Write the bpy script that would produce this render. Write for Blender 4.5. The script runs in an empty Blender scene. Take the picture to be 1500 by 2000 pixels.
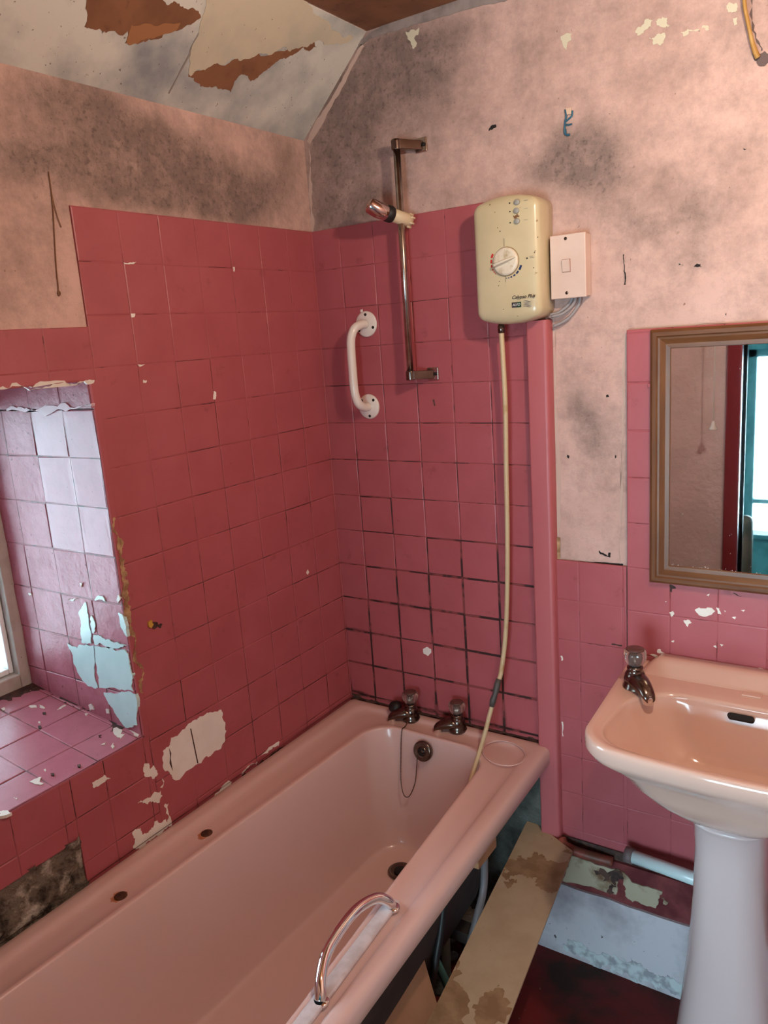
import bpy, math, random
from math import sin, cos, pi, exp, hypot
from mathutils import Vector, Matrix, noise
from mathutils.geometry import tessellate_polygon
random.seed(7)
sc = bpy.context.scene
FZ = 1.39                      # floor is at survey height -1.39; every root is lifted by this

# ---------------------------------------------------------------- camera
F, YAW, PIT, ROL = 1527.82, -0.59999, -0.21898, -0.07225
CAM = Vector((1.41412, -1.81134, 0.33812))
_f = Vector((sin(YAW)*cos(PIT), cos(YAW)*cos(PIT), sin(PIT)))
_r = Vector((cos(YAW), -sin(YAW), 0)); _u = _r.cross(_f)
RR = _r*cos(ROL)+_u*sin(ROL); UU = -_r*sin(ROL)+_u*cos(ROL); FF = _f
cd = bpy.data.cameras.new('camera'); cam = bpy.data.objects.new('camera', cd); sc.collection.objects.link(cam)
cd.sensor_width = 36; cd.lens = F/2000*36; cd.clip_start = 0.02
M = Matrix((RR, UU, -FF)).transposed().to_4x4(); M.translation = CAM+Vector((0, 0, FZ)); cam.matrix_world = M
sc.camera = cam
# ---------------------------------------------------------------- world, lights, exposure
sc.view_settings.view_transform = 'Standard'; sc.view_settings.look = 'None'; sc.view_settings.gamma = 1
sc.view_settings.exposure = 0.3
w = bpy.data.worlds.new('sky'); sc.world = w; w.use_nodes = True
w.node_tree.nodes['Background'].inputs[0].default_value = (0.62, 0.88, 1.0, 1)
w.node_tree.nodes['Background'].inputs[1].default_value = 10.5
def light(name, kind, loc, col, power, **k):
    l = bpy.data.lights.new(name, kind); l.color = col; l.energy = power
    for a, b in k.items(): setattr(l, a, b)
    o = bpy.data.objects.new(name, l); sc.collection.objects.link(o); o.location = Vector(loc)+Vector((0, 0, FZ)); return o
BULB = (1.30, -0.80, 0.78)
light('bulb_light', 'POINT', BULB, (1.0, 0.80, 0.62), 24, shadow_soft_size=0.032)
_a = light('landing_daylight_fill', 'AREA', (1.17, -3.82, -.45), (.58, .84, 1.0), 52, shape='RECTANGLE', size=1.26, size_y=1.15)  # area lamp added outside the window, extra fill on top of the sky
_a.rotation_euler = (pi/2, 0, 0)
# ---------------------------------------------------------------- helpers
ORG = {}
def ray(x, y): return FF+RR*((x-750)/F)-UU*((y-1000)/F)
def at(x, y, n, c):                    # the point of the plane n.p = c seen at a pixel of the survey photo
    d = ray(x, y); n = Vector(n); return CAM+d*((c-n.dot(CAM))/n.dot(d))
YR = -0.785
def zsill(x): return -0.512-0.115*x
SL = 0.935
sn = Vector((SL, 0, -1)).normalized(); s0 = 0.873
PL = {
 'B': ((0, 1, 0), 0, lambda a, b, h: (a, -h, b), lambda p: (p.x, p.z)),
 'B1': ((0, 1, 0), -0.010, lambda a, b, h: (a, -0.010-h, b), lambda p: (p.x, p.z)),
 'B2': ((0, 1, 0), -0.004, lambda a, b, h: (a, -0.004-h, b), lambda p: (p.x, p.z)),
 'L': ((1, 0, 0), 0, lambda a, b, h: (h, a, b), lambda p: (p.y, p.z)),
 'R': ((0, 1, 0), YR, lambda a, b, h: (a, YR-h, b), lambda p: (p.x, p.z)),
 'S': ((0.115, 0, 1), -0.512, lambda a, b, h: (a, b, zsill(a)+h), lambda p: (p.x, p.y)),
 'C': ((-SL, 0, 1), s0, lambda a, b, h: (a+sn.x*h, b, s0+SL*a+sn.z*h), lambda p: (p.x, p.y)),
 'F': ((0, 0, 1), -1.39, lambda a, b, h: (a, b, -1.39+h), lambda p: (p.x, p.y)),
}
def pab(pl, pts): n, c, f, g = PL[pl]; return [g(at(x, y, n, c)) for x, y in pts]
class MB:
    def __init__(s): s.v = []; s.f = []; s.m = []; s.sm = []
    def add(s, v, f, mi=0, sm=False):
        k = len(s.v); s.v += [tuple(p) for p in v]
        for q in f: s.f.append([i+k for i in q]); s.m.append(mi); s.sm.append(sm)
        return s
    def box(s, a, b, mi=0):
        (x0, y0, z0), (x1, y1, z1) = a, b
        return s.add([(x0,y0,z0),(x1,y0,z0),(x1,y1,z0),(x0,y1,z0),(x0,y0,z1),(x1,y0,z1),(x1,y1,z1),(x0,y1,z1)],
              [(0,3,2,1),(4,5,6,7),(0,1,5,4),(1,2,6,5),(2,3,7,6),(3,0,4,7)], mi)
    def rings(s, R, c0=True, c1=True, mi=0, sm=True, closed=False):
        n = len(R[0]); v = [p for r in R for p in r]; f = []
        K = len(R) if closed else len(R)-1
        for k in range(K):
            for i in range(n):
                a = k*n+i; b = k*n+(i+1) % n; k2 = ((k+1) % len(R))*n
                f.append((a, b, k2+(i+1) % n, k2+i))
        if not closed:
            if c0: f.append(tuple(range(n-1, -1, -1)))
            if c1: f.append(tuple((len(R)-1)*n+i for i in range(n)))
        return s.add(v, f, mi, sm)
    def tube(s, pts, r, n=12, mi=0, c=True, closed=False, up=None, sq=None):
        P = [Vector(p) for p in pts]; R = []; N = None
        for i, p in enumerate(P):
            if closed: t = P[(i+1) % len(P)]-P[i-1]
            else: t = P[min(i+1, len(P)-1)]-P[max(i-1, 0)]
            t.normalize()
            if N is None:
                N = Vector(up) if up else (Vector((0,0,1)) if abs(t.z) < .9 else Vector((1,0,0)))
            N = (N-t*N.dot(t)).normalized(); B = t.cross(N)
            q = r[i] if isinstance(r, (list, tuple)) else r
            qa = q*(sq or 1)
            R.append([p+N*cos(2*pi*j/n)*qa+B*sin(2*pi*j/n)*q for j in range(n)])
        return s.rings(R, c, c, mi, True, closed)
    def lathe(s, prof, o=(0,0,0), ax=(0,0,1), n=24, mi=0, sm=True, c=True):
        A = Vector(ax).normalized(); X = A.orthogonal().normalized(); Y = A.cross(X); o = Vector(o)
        return s.rings([[o+A*h+(X*cos(2*pi*j/n)+Y*sin(2*pi*j/n))*max(r, 1e-5) for j in range(n)] for r, h in prof], c, c, mi, sm)
    def poly(s, pl, ab, h, mi=0):       # a flat polygon laid on a plane of the room, with a lip down to it
        f = PL[pl][2]; v = [f(a, b, h) for a, b in ab]; n = len(v)
        t = tessellate_polygon([[Vector((a, b, 0)) for a, b in ab]])
        s.add(v, t, mi)
        s.add(v+[f(a, b, 0) for a, b in ab], [(i, (i+1) % n, n+(i+1) % n, n+i) for i in range(n)], mi)
        return s
    def prism(s, pts, d, mi=0):
        n = len(pts); d = Vector(d); P = [Vector(p) for p in pts]
        nn = (P[1]-P[0]).cross(P[2]-P[0]).normalized(); X = nn.orthogonal().normalized(); Y = nn.cross(X)
        t = tessellate_polygon([[Vector((p.dot(X), p.dot(Y), 0)) for p in P]])
        s.add(P+[p+d for p in P], list(t)+[tuple(i+n for i in q[::-1]) for q in t]+[(i, (i+1) % n, n+(i+1) % n, n+i) for i in range(n)], mi)
        return s
def obj(name, mb, mats, parent=None, org=None, bev=0, attr=None, kind=None, label=None, cat=None, group=None, seg=2, fix=True, sub=0):
    o3 = Vector(org) if org else (ORG[parent.name] if parent else Vector((0, 0, 0)))
    me = bpy.data.meshes.new(name)
    me.from_pydata([tuple(Vector(p)-o3) for p in mb.v], [], mb.f)
    for m in (mats if isinstance(mats, (list, tuple)) else [mats]): me.materials.append(m)
    me.polygons.foreach_set('material_index', mb.m); me.polygons.foreach_set('use_smooth', mb.sm)
    if attr:
        a = me.attributes.new('mould', 'FLOAT', 'POINT')
        a.data.foreach_set('value', [attr(Vector(p)) for p in mb.v])
    if fix:
        import bmesh
        bm = bmesh.new(); bm.from_mesh(me); bmesh.ops.recalc_face_normals(bm, faces=bm.faces); bm.to_mesh(me); bm.free()
    me.update()
    o = bpy.data.objects.new(name, me); sc.collection.objects.link(o)
    ORG[o.name] = o3
    if parent: o.parent = parent; o.location = o3-ORG[parent.name]
    else: o.location = o3+Vector((0, 0, FZ))
    if bev:
        b = o.modifiers.new('bevel', 'BEVEL'); b.width = bev; b.segments = seg; b.limit_method = 'ANGLE'; b.angle_limit = 0.6
        me.polygons.foreach_set('use_smooth', [True]*len(me.polygons))
        e = o.modifiers.new('wn', 'WEIGHTED_NORMAL'); e.keep_sharp = True
    if sub:
        b = o.modifiers.new('subd', 'SUBSURF'); b.levels = b.render_levels = sub
    for k, v in (('kind', kind), ('label', label), ('category', cat), ('group', group)):
        if v: o[k] = v
    return o
def thing(name, label, cat, loc, rz=0, group=None, local=False):
    o = bpy.data.objects.new(name, None); sc.collection.objects.link(o); o.empty_display_size = .05
    o.location = Vector(loc)+Vector((0, 0, FZ)); o.rotation_euler.z = rz
    ORG[o.name] = Vector((0, 0, 0)) if local else Vector(loc)
    o['label'] = label; o['category'] = cat
    if group: o['group'] = group
    return o
def dup(root, loc, rz, label):
    r = root.copy(); sc.collection.objects.link(r); r.location = Vector(loc)+Vector((0, 0, FZ)); r.rotation_euler.z = rz; r['label'] = label
    for ch in list(root.children):
        c = ch.copy(); sc.collection.objects.link(c); c.parent = r
        for g in ch.children:
            d = g.copy(); sc.collection.objects.link(d); d.parent = c
    return r
def smooth(pts, k=8):
    P = [Vector(p) for p in pts]; P = [P[0]*2-P[1]]+P+[P[-1]*2-P[-2]]; out = []
    for i in range(1, len(P)-2):
        for j in range(k):
            t = j/k; a, b, c, d = P[i-1], P[i], P[i+1], P[i+2]
            out.append(.5*((2*b)+(c-a)*t+(2*a-5*b+4*c-d)*t*t+(3*b-a-3*c+d)*t**3))
    out.append(P[-2]); return out
def jag(ab, amp, k=3):                  # ragged, torn edge
    P = list(ab)
    for it in range(k):
        Q = []
        for i, (a, b) in enumerate(P):
            c, d = P[(i+1) % len(P)]; L = hypot(c-a, d-b); e = random.gauss(0, amp)*min(L, .05)
            Q += [(a, b), ((a+c)/2-(d-b)/max(L, 1e-6)*e, (b+d)/2+(c-a)/max(L, 1e-6)*e)]
        P = Q
    return P
# ---------------------------------------------------------------- materials
def mat(name, col, rough=.5, metal=0, c2=None, sc2=20, lo=.4, hi=.6, det=6, bump=0, bsc=60, bdist=.002, spec=.5, trans=0, ior=1.45, coat=0, mould=None, dark=None, dsc=3, dlo=.5, dhi=.7, stretch=None, mld=(1.0, 13, 3.0, .10, 1.35, .76), c3=None, sc3=100, lo3=.6, hi3=.65, rough2=None):
    m = bpy.data.materials.new(name); m.use_nodes = True; N = m.node_tree.nodes; L = m.node_tree.links
    b = N['Principled BSDF']; g = lambda n, v: b.inputs[n].__setattr__('default_value', v)
    g('Base Color', (*col, 1)); g('Roughness', rough); g('Metallic', metal); g('Specular IOR Level', spec)
    g('Transmission Weight', trans); g('IOR', ior); g('Coat Weight', coat); g('Coat Roughness', .08)
    tc = N.new('ShaderNodeTexCoord'); co = tc.outputs['Object']
    if stretch:
        mp = N.new('ShaderNodeMapping'); mp.inputs['Scale'].default_value = stretch; L.new(co, mp.inputs[0]); co = mp.outputs[0]
    def nz(s, d=6, r=.55):
        n = N.new('ShaderNodeTexNoise'); n.inputs['Scale'].default_value = s; n.inputs['Detail'].default_value = d; n.inputs['Roughness'].default_value = r
        L.new(co, n.inputs['Vector']); return n.outputs[0]
    def mr(v, a, c, o0=0, o1=1):
        n = N.new('ShaderNodeMapRange'); n.inputs[1].default_value = a; n.inputs[2].default_value = c; n.inputs[3].default_value = o0; n.inputs[4].default_value = o1
        L.new(v, n.inputs[0]); return n.outputs[0]
    def mx(fac, A, B):
        n = N.new('ShaderNodeMix'); n.data_type = 'RGBA'; L.new(fac, n.inputs[0])
        for i, q in ((6, A), (7, B)):
            if isinstance(q, tuple): n.inputs[i].default_value = (*q, 1)
            else: L.new(q, n.inputs[i])
        return n.outputs[2]
    def ma(op, a, c):
        n = N.new('ShaderNodeMath'); n.operation = op
        for i, q in ((0, a), (1, c)):
            if isinstance(q, (int, float)): n.inputs[i].default_value = q
            else: L.new(q, n.inputs[i])
        return n.outputs[0]
    cur = col
    if c2: cur = mx(mr(nz(sc2, det), lo, hi), cur, c2)
    if dark: cur = mx(mr(nz(dsc, 8, .65), dlo, dhi), cur, dark)
    if c3: cur = mx(mr(nz(sc3, 3), lo3, hi3), cur, c3)
    if mould:
        at_ = N.new('ShaderNodeAttribute'); at_.attribute_name = 'mould'; A = at_.outputs['Fac']
        v = ma('ADD', ma('MULTIPLY', A, mld[0]), ma('MULTIPLY', ma('SUBTRACT', nz(mld[1], 14, .78), .5), mld[2]))
        cur = mx(mr(v, mld[3], mld[4], 0, mld[5]), cur, mould[0])
        v2 = ma('ADD', ma('MULTIPLY', A, .13), nz(75, 10, .75))
        cur = mx(mr(v2, .67, .78, 0, .45), cur, mould[1])
    if not isinstance(cur, tuple): L.new(cur, b.inputs['Base Color'])
    if rough2: L.new(mr(nz(14, 8), .35, .65, rough, rough2), b.inputs['Roughness'])
    if bump:
        bn = N.new('ShaderNodeBump'); bn.inputs['Strength'].default_value = bump; bn.inputs['Distance'].default_value = bdist
        L.new(nz(bsc, 6, .6), bn.inputs['Height']); L.new(bn.outputs[0], b.inputs['Normal'])
    return m
RED = (.40, .098, .112)
plaster = mat('pink_painted_plaster', (.62, .42, .365), .7, c2=(.52, .345, .295), sc2=6, lo=.38, hi=.68, bump=.55, bsc=55, bdist=.004, spec=.25, c3=(.24, .14, .105), sc3=95, lo3=.70, hi3=.745,
              mould=((.105, .085, .075), (.04, .03, .026)))
tile = mat('red_painted_tile', RED, .38, c2=(.365, .084, .096), sc2=9, lo=.35, hi=.65, bump=.25, bsc=120, bdist=.0006, dark=(.22, .045, .045), dsc=16, dlo=.62, dhi=.8,
           mould=((.035, .014, .013), (.05, .02, .02)), mld=(1.6, 60, 1.6, .35, 1.1, .9))
tilep = mat('pink_gloss_painted_tile', (.44, .15, .20), .30, c2=(.40, .13, .18), sc2=30, lo=.4, hi=.7, bump=.3, bsc=90, bdist=.0012, c3=(.10,.04,.05), sc3=160, lo3=.72, hi3=.75)
tilec = mat('crazed_pink_paint', (.46, .155, .20), .38, c2=(.40, .115, .155), sc2=20, bump=.8, bsc=60, bdist=.002, spec=.3, c3=(.16,.05,.06), sc3=110, lo3=.66, hi3=.70)
grout_u = mat('painted_joint', (.34, .078, .088), .5, c2=(.10, .02, .022), sc2=22, lo=.55, hi=.62)
grout_l = mat('blackened_joint', (.24, .055, .055), .6, c2=(.035, .012, .012), sc2=16, lo=.43, hi=.52)
grout_p = mat('recess_joint', (.25, .045, .06), .5, c2=(.08, .03, .03), sc2=30, lo=.45, hi=.6)
grout_m = mat('partly_blackened_joint', (.28, .065, .07), .6, c2=(.05, .018, .018), sc2=13, lo=.47, hi=.54)
white_t = mat('bare_white_tile', (.82, .80, .74), .3, c2=(.76, .73, .66), sc2=14, bump=.1)
cyan_t = mat('bare_pale_blue_tile', (.55, .74, .74), .28, c2=(.5, .70, .70), sc2=20, bump=.1, c3=(.25,.2,.2), sc3=70, lo3=.73, hi3=.76)
grime_shade = mat('black_grime_and_shade', (.035, .02, .017), .8, c2=(.09, .045, .035), sc2=60)
rubble = mat('bare_stone_and_mortar', (.17, .14, .105), .9, c2=(.50, .46, .38), sc2=22, lo=.52, hi=.66, dark=(.03, .022, .016), dsc=20, dlo=.48, dhi=.62, bump=1, bsc=40, bdist=.02)
dimplaster = mat('grey_green_rough_plaster', (.13, .135, .118), .9, c2=(.04, .04, .034), sc2=9, lo=.45, hi=.62, bump=1, bsc=18, bdist=.02)
brownp = mat('brown_bare_plasterboard', (.23, .10, .048), .85, c2=(.17, .075, .036), sc2=10, c3=(.10, .045, .025), sc3=40, lo3=.62, hi3=.8, bump=.2)
creamp = mat('cream_lining_paper', (.56, .50, .37), .75, c2=(.42, .40, .32), sc2=7, lo=.45, hi=.7, bump=.2, bsc=30, c3=(.2, .17, .12), sc3=130, lo3=.7, hi3=.74)
greyp = mat('grey_mouldy_ceiling_paper', (.60, .60, .54), .75, c2=(.24, .26, .275), sc2=4.5, lo=.40, hi=.63, det=8, bump=.25, bsc=25, c3=(.14, .12, .10), sc3=120, lo3=.68, hi3=.73)
greyband = mat('grey_stained_paper', (.30, .25, .23), .8, c2=(.19, .16, .15), sc2=20, bump=.3)
lilac = mat('lilac_painted_render', (.56, .53, .57), .7, c2=(.30, .27, .30), sc2=8, lo=.45, hi=.7, bump=.4, bsc=40, c3=(.09,.07,.07), sc3=60, lo3=.7, hi3=.75)
lowred = mat('dark_red_gloss_wall', (.22, .055, .055), .35, c2=(.11, .022, .026), sc2=14, bump=.4, bsc=25, bdist=.006)
floorm = mat('dark_red_floor_paint', (.15, .016, .014), .5, spec=.25, c2=(.035, .015, .010), sc2=7, lo=.45, hi=.65, bump=.3, bsc=30, c3=(.2, .14, .1), sc3=60, lo3=.72, hi3=.78)
trimm = mat('red_boarding_paint', (.44, .115, .125), .42, c2=(.40, .10, .108), sc2=6, stretch=(1, 1, .15), bump=.15, bsc=40)
edgec = mat('yellowed_plaster_edge', (.50, .33, .18), .8, c2=(.25, .14, .07), sc2=40)
bathm = mat('pink_enamel', (.67, .475, .445), .26, c2=(.65, .455, .41), sc2=2.5, lo=.3, hi=.75, det=2, coat=.25)
basinm = mat('pink_vitreous_china', (.68, .47, .39), .10, c2=(.66, .45, .37), sc2=2, coat=.5)
pedm = mat('pale_pink_china', (.62, .50, .49), .16, coat=.3)
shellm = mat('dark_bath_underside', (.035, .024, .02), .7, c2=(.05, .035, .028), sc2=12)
chrome = mat('worn_chrome', (.50, .46, .42), .16, 1, c2=(.35, .30, .25), sc2=30, rough2=.3)
chromed = mat('tarnished_chrome', (.17, .135, .12), .22, 1, c2=(.14, .11, .09), sc2=30)
chromeb = mat('bright_chrome', (.8, .8, .8), .06, 1)
acry = mat('clear_acrylic', (.85, .75, .70), .04, trans=.92, ior=1.49)
capm = mat('brown_tap_cap', (.10, .045, .04), .25)
black = mat('black_rubber', (.012, .01, .01), .5)
cream = mat('yellowed_cream_plastic', (.57, .49, .31), .30, c2=(.51, .43, .26), sc2=9, lo=.4, hi=.7, c3=(.30, .22, .12), sc3=60, lo3=.71, hi3=.76, coat=.2)
creamb = mat('cream_clamp_plastic', (.62, .50, .33), .4)
knobm = mat('grey_cream_knob', (.66, .60, .48), .25, c2=(.45, .36, .22), sc2=60, lo=.52, hi=.7)
greybtn = mat('grey_rubber_button', (.30, .30, .27), .45)
redmark = mat('red_print', (.55, .03, .03), .4); bluemark = mat('blue_print', (.01, .025, .10), .4); inkm = mat('black_print', (.03, .028, .03), .5)
greenmark = mat('green_print', (.01, .06, .03), .4); silver = mat('silver_print', (.55, .56, .55), .35); greyprint = mat('grey_print', (.42, .38, .28), .5)
whitem = mat('white_epoxy', (.72, .66, .60), .22, coat=.3)
switchm = mat('old_white_plastic', (.68, .53, .46), .38, c2=(.62, .47, .40), sc2=8)
darkh = mat('dark_hole', (.01, .008, .008), .8)
cablem = mat('grey_cable', (.30, .27, .27), .5); bluec = mat('blue_wire', (.02, .10, .16), .5)
hosem = mat('yellowed_rubber_hose', (.54, .42, .25), .45, c2=(.42, .28, .12), sc2=25, lo=.58, hi=.75)
hosed = mat('grey_rubber', (.07, .065, .06), .5)
oak = mat('oak_frame', (.165, .068, .024), .38, c2=(.10, .038, .014), sc2=7, lo=.35, hi=.7, stretch=(9, 1, 1), bump=.1)
oakh = mat('oak_frame_rail', (.165, .068, .024), .38, c2=(.10, .038, .014), sc2=7, lo=.35, hi=.7, stretch=(1, 1, 9), bump=.1)
mirrorm = mat('mirror_silvering', (.82, .86, .86), .015, 1)
boardm = mat('stained_hardboard', (.46, .36, .24), .8, c2=(.42, .32, .21), sc2=12, c3=(.22, .16, .10), sc3=60, lo3=.68, hi3=.74)
stain = mat('brown_water_stain', (.24, .145, .075), .8, c2=(.33, .215, .12), sc2=24)
orangeb = mat('orange_hardboard', (.42, .21, .11), .75, c2=(.36, .17, .085), sc2=9)
timber = mat('bare_softwood', (.42, .22, .11), .7, c2=(.33, .16, .08), sc2=10, stretch=(6, 1, 6))
pipegrey = mat('grey_flexible_pipe', (.16, .15, .16), .45); wastem = mat('white_waste_pipe', (.62, .78, .80), .25)
fitting = mat('cream_compression_fitting', (.33, .31, .22), .6)
framep = mat('grey_cream_frame_paint', (.52, .49, .44), .6, c2=(.44, .40, .35), sc2=20, c3=(.08, .06, .05), sc3=70, lo3=.70, hi3=.74)
sashm = mat('white_sash_paint', (.85, .88, .88), .5); teal = mat('teal_paint', (.16, .60, .64), .5, c2=(.07, .36, .40), sc2=6)
glassm = bpy.data.materials.new('window_glass'); glassm.use_nodes = True
_n = glassm.node_tree.nodes; _n.clear(); _l = glassm.node_tree.links
_o = _n.new('ShaderNodeOutputMaterial'); _m = _n.new('ShaderNodeMixShader'); _t = _n.new('ShaderNodeBsdfTransparent'); _g = _n.new('ShaderNodeBsdfGlossy'); _g.inputs['Roughness'].default_value = .02
_fr = _n.new('ShaderNodeFresnel'); _l.new(_fr.outputs[0], _m.inputs[0]); _l.new(_t.outputs[0], _m.inputs[1]); _l.new(_g.outputs[0], _m.inputs[2]); _l.new(_m.outputs[0], _o.inputs[0])
jambm = mat('dark_red_gloss', (.22, .03, .035), .25)
newelm = mat('dark_green_wood', (.055, .065, .045), .5, c2=(.12, .1, .07), sc2=9)
flake = mat('paint_flake', (.70, .66, .60), .5); rust = mat('rust', (.10, .035, .015), .8, c2=(.04, .015, .01), sc2=80)
rustst = mat('rust_stain', (.42, .16, .07), .5, c2=(.55, .24, .14), sc2=80)
yellow = mat('yellow_plug', (.55, .33, .05), .6); cordm = mat('cream_cord', (.68, .6, .48), .7)
ropem = mat('yellow_brown_flex', (.40, .22, .055), .6, c2=(.5, .32, .11), sc2=30)
bulbm = mat('lamp_glass', (1, .9, .8), .3, trans=.9)

# ---------------------------------------------------------------- room: grids, mould, tiles
def grid(mb, pl, a0, a1, b0, b1, st, mi=0, holes=(), h=0):
    f = PL[pl][2]
    A = sorted(set([a0, a1]+[q for H in holes for q in H[:2] if a0 < q < a1])); B = sorted(set([b0, b1]+[q for H in holes for q in H[2:] if b0 < q < b1]))
    def dens(S):
        o = []
        for p, q in zip(S, S[1:]):
            n = max(1, int(math.ceil((q-p)/st))); o += [p+(q-p)*i/n for i in range(n)]
        return o+[S[-1]]
    A, B = dens(A), dens(B); v = [f(a, b, h) for b in B for a in A]; fs = []
    for j in range(len(B)-1):
        for i in range(len(A)-1):
            ca, cb = (A[i]+A[i+1])/2, (B[j]+B[j+1])/2
            if any(H[0] < ca < H[1] and H[2] < cb < H[3] for H in holes): continue
            k = j*len(A)+i; fs.append((k, k+1, k+len(A)+1, k+len(A)))
    mb.add(v, fs, mi)
def mouldf(pl, spots, base=lambda p: .2, k=1.0):
    n, c, f, g = PL[pl]; S = []
    for x, y, rx, ry, s in spots:
        p = at(x, y, n, c); S.append((p, rx*(p-CAM).length/F, ry*(p-CAM).length/F, s))
    def fn(q):
        t = base(q)
        for p, rx, ry, s in S:
            d = q-p; da = hypot(d.x, d.y)/rx; db = d.z/ry; e = da*da+db*db
            if e < 9: t += k*s*exp(-e/1.6)
        return min(t, 1.25)
    return fn
def tiles(mb, pl, u, v, ub, vb, rect, h=.005, g=.0022, skip=None, amp=.0004, mt=0, mg=1, below=None):
    """one panel of square tiles: pitch u, v from ub, vb, cut to rect (a0, a1, b0, b1)"""
    f = PL[pl][2]; a0, a1, b0, b1 = rect
    def cuts(p, o, lo, hi):
        k = math.ceil((lo-o)/p+1e-6); C = [lo]
        while o+k*p < hi-1e-6: C.append(o+k*p); k += 1
        C.append(hi); 
        return [C[0]]+[c for c in C[1:-1] if c-lo > .004 and hi-c > .004]+[C[-1]]
    U, V = cuts(u, ub, a0, a1), cuts(v, vb, b0, b1)
    for i in range(len(U)-1):
        for j in range(len(V)-1):
            x0, x1, y0, y1 = U[i], U[i+1], V[j], V[j+1]
            if skip and skip((x0+x1)/2, (y0+y1)/2): continue
            gg = mg(x0, y0) if callable(mg) else mg
            G = g*random.uniform(.5, 1.3)*{2: 1.15, 1: .7}.get(gg, .85); q = G/2; gd = {2: .0016, 1: .0006}.get(gg, .0010)
            tx, ty = random.uniform(-amp, amp), random.uniform(-amp, amp); dh = [h+tx*i_+ty*j_ for i_, j_ in ((-1, -1), (1, -1), (1, 1), (-1, 1))]; mq = mt(x0, y0) if callable(mt) else mt; e = q+(.0014 if gg == 2 else .002)
            O = [(x0, y0), (x1, y0), (x1, y1), (x0, y1)]
            def inn(t): return [(x0+t, y0+t), (x1-t, y0+t), (x1-t, y1-t), (x0+t, y1-t)]
            vv = [f(a, b, h-gd-.0001) for a, b in O]+[f(a, b, h-gd) for a, b in inn(q)]+[f(a, b, z) for (a, b), z in zip(inn(e), dh)]+[f(a, b, z) for (a, b), z in zip(inn(e+.011), dh)]
            mb.add(vv, [(k, (k+1) % 4, 4+(k+1) % 4, 4+k) for k in range(4)], gg)
            mb.add(vv, [(4+k, 4+(k+1) % 4, 8+(k+1) % 4, 8+k) for k in range(4)], gg if gg == 2 else mq)
            w_, d_ = x1-x0, y1-y0
            if min(w_, d_) > 2*(e+.012): mb.add(vv, [(8+k, 8+(k+1) % 4, 12+(k+1) % 4, 12+k) for k in range(4)]+[(12, 13, 14, 15)], mq)
            else: mb.add(vv, [(8, 9, 10, 11)], mq)
    # outer edge of the panel
    c = [(a0, b0), (a1, b0), (a1, b1), (a0, b1)]
    mb.add([f(a, b, h-.0014) for a, b in c]+[f(a, b, 0) for a, b in c], [(k, (k+1) % 4, 4+(k+1) % 4, 4+k) for k in range(4)], 0 if callable(mt) else mt)
def grimef(u, v, ub, vb, G):        # how dirty: strongest at the joints, by place G(a, b)
    def fn(p):
        a = p.x if G[0] == 'B' else p.y; b = p.z
        da = abs((a-ub+u/2) % u-u/2); db = abs((b-vb+v/2) % v-v/2); d = min(da, db)
        return max(0, 1-d/.010)*G[1](a, b)*max(0, .5+1.3*noise.noise(Vector((a*9, b*9, 1))))
    return fn
TU, TV = .1085, .10615
YL = -.1184+TU; XB = .0972-TU       # first joints from the corner
WT, WB, WF, WX = .294, -.512, -1.62, -.415   # window recess: head, sill, far jamb, depth
CH = 1.085                            # flat ceiling
WR, FR_ = 1.86, -2.10                 # right and front walls

# --- left wall
wl = MB()
grid(wl, 'L', FR_, 0, -1.39, s0+.002, .016, 0, [(WF, YR, WB, WT)])
sp = [(150,190,70,40,.6),(60,170,50,30,.3),(40,300,70,50,.55),(110,320,60,50,.45),(225,290,60,50,.5),(250,350,70,45,.8),(330,340,70,40,.9),(400,365,80,40,1.0),(470,390,60,35,.9),(540,370,50,40,.5),
      (320,300,100,50,.45),(560,300,40,40,.35),(30,560,50,60,.3),(60,480,60,80,.2),(240,250,60,40,.4),(380,300,60,30,.3),(480,230,60,20,.15)]
wall_left = obj('wall_left', wl, plaster, attr=mouldf('L', sp, lambda p: .22 if p.z > .6 else .12, 1.15), kind='structure', fix=False)
tl = MB()
holeab = pab('L', [(-60,1765),(0,1735),(60,1707),(110,1678),(162,1645),(168,1690),(178,1728),(120,1765),(60,1803),(0,1850),(-60,1890)])
glow = lambda a, b: 7 if random.random() < max(0, min(.95, (.34-b)*2.4))*(1 if a > -.66 else .5) else 1
tiles(tl, 'L', TU, TV, YL, 0, (-.772, 0, -.80, 6*TV), mg=glow)
tiles(tl, 'L', TU, TV, YL, 0, (-1.75, -.772, WT, .402), mg=glow)
cut_y = -.981; cut_z = -.666
tiles(tl, 'L', TU, TV, YL-.02, .03, (cut_y, -.772, -.80, WB), mg=glow)
tiles(tl, 'L', TU, TV, YL-.02, .03, (-1.75, cut_y, cut_z+.012, WB), mg=glow)
tl.poly('L', [(YR-.001, WB-.004), (-.770, WB-.004), (-.770, WT+.0), (YR-.001, WT+.0)], .0046, 0)
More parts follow.
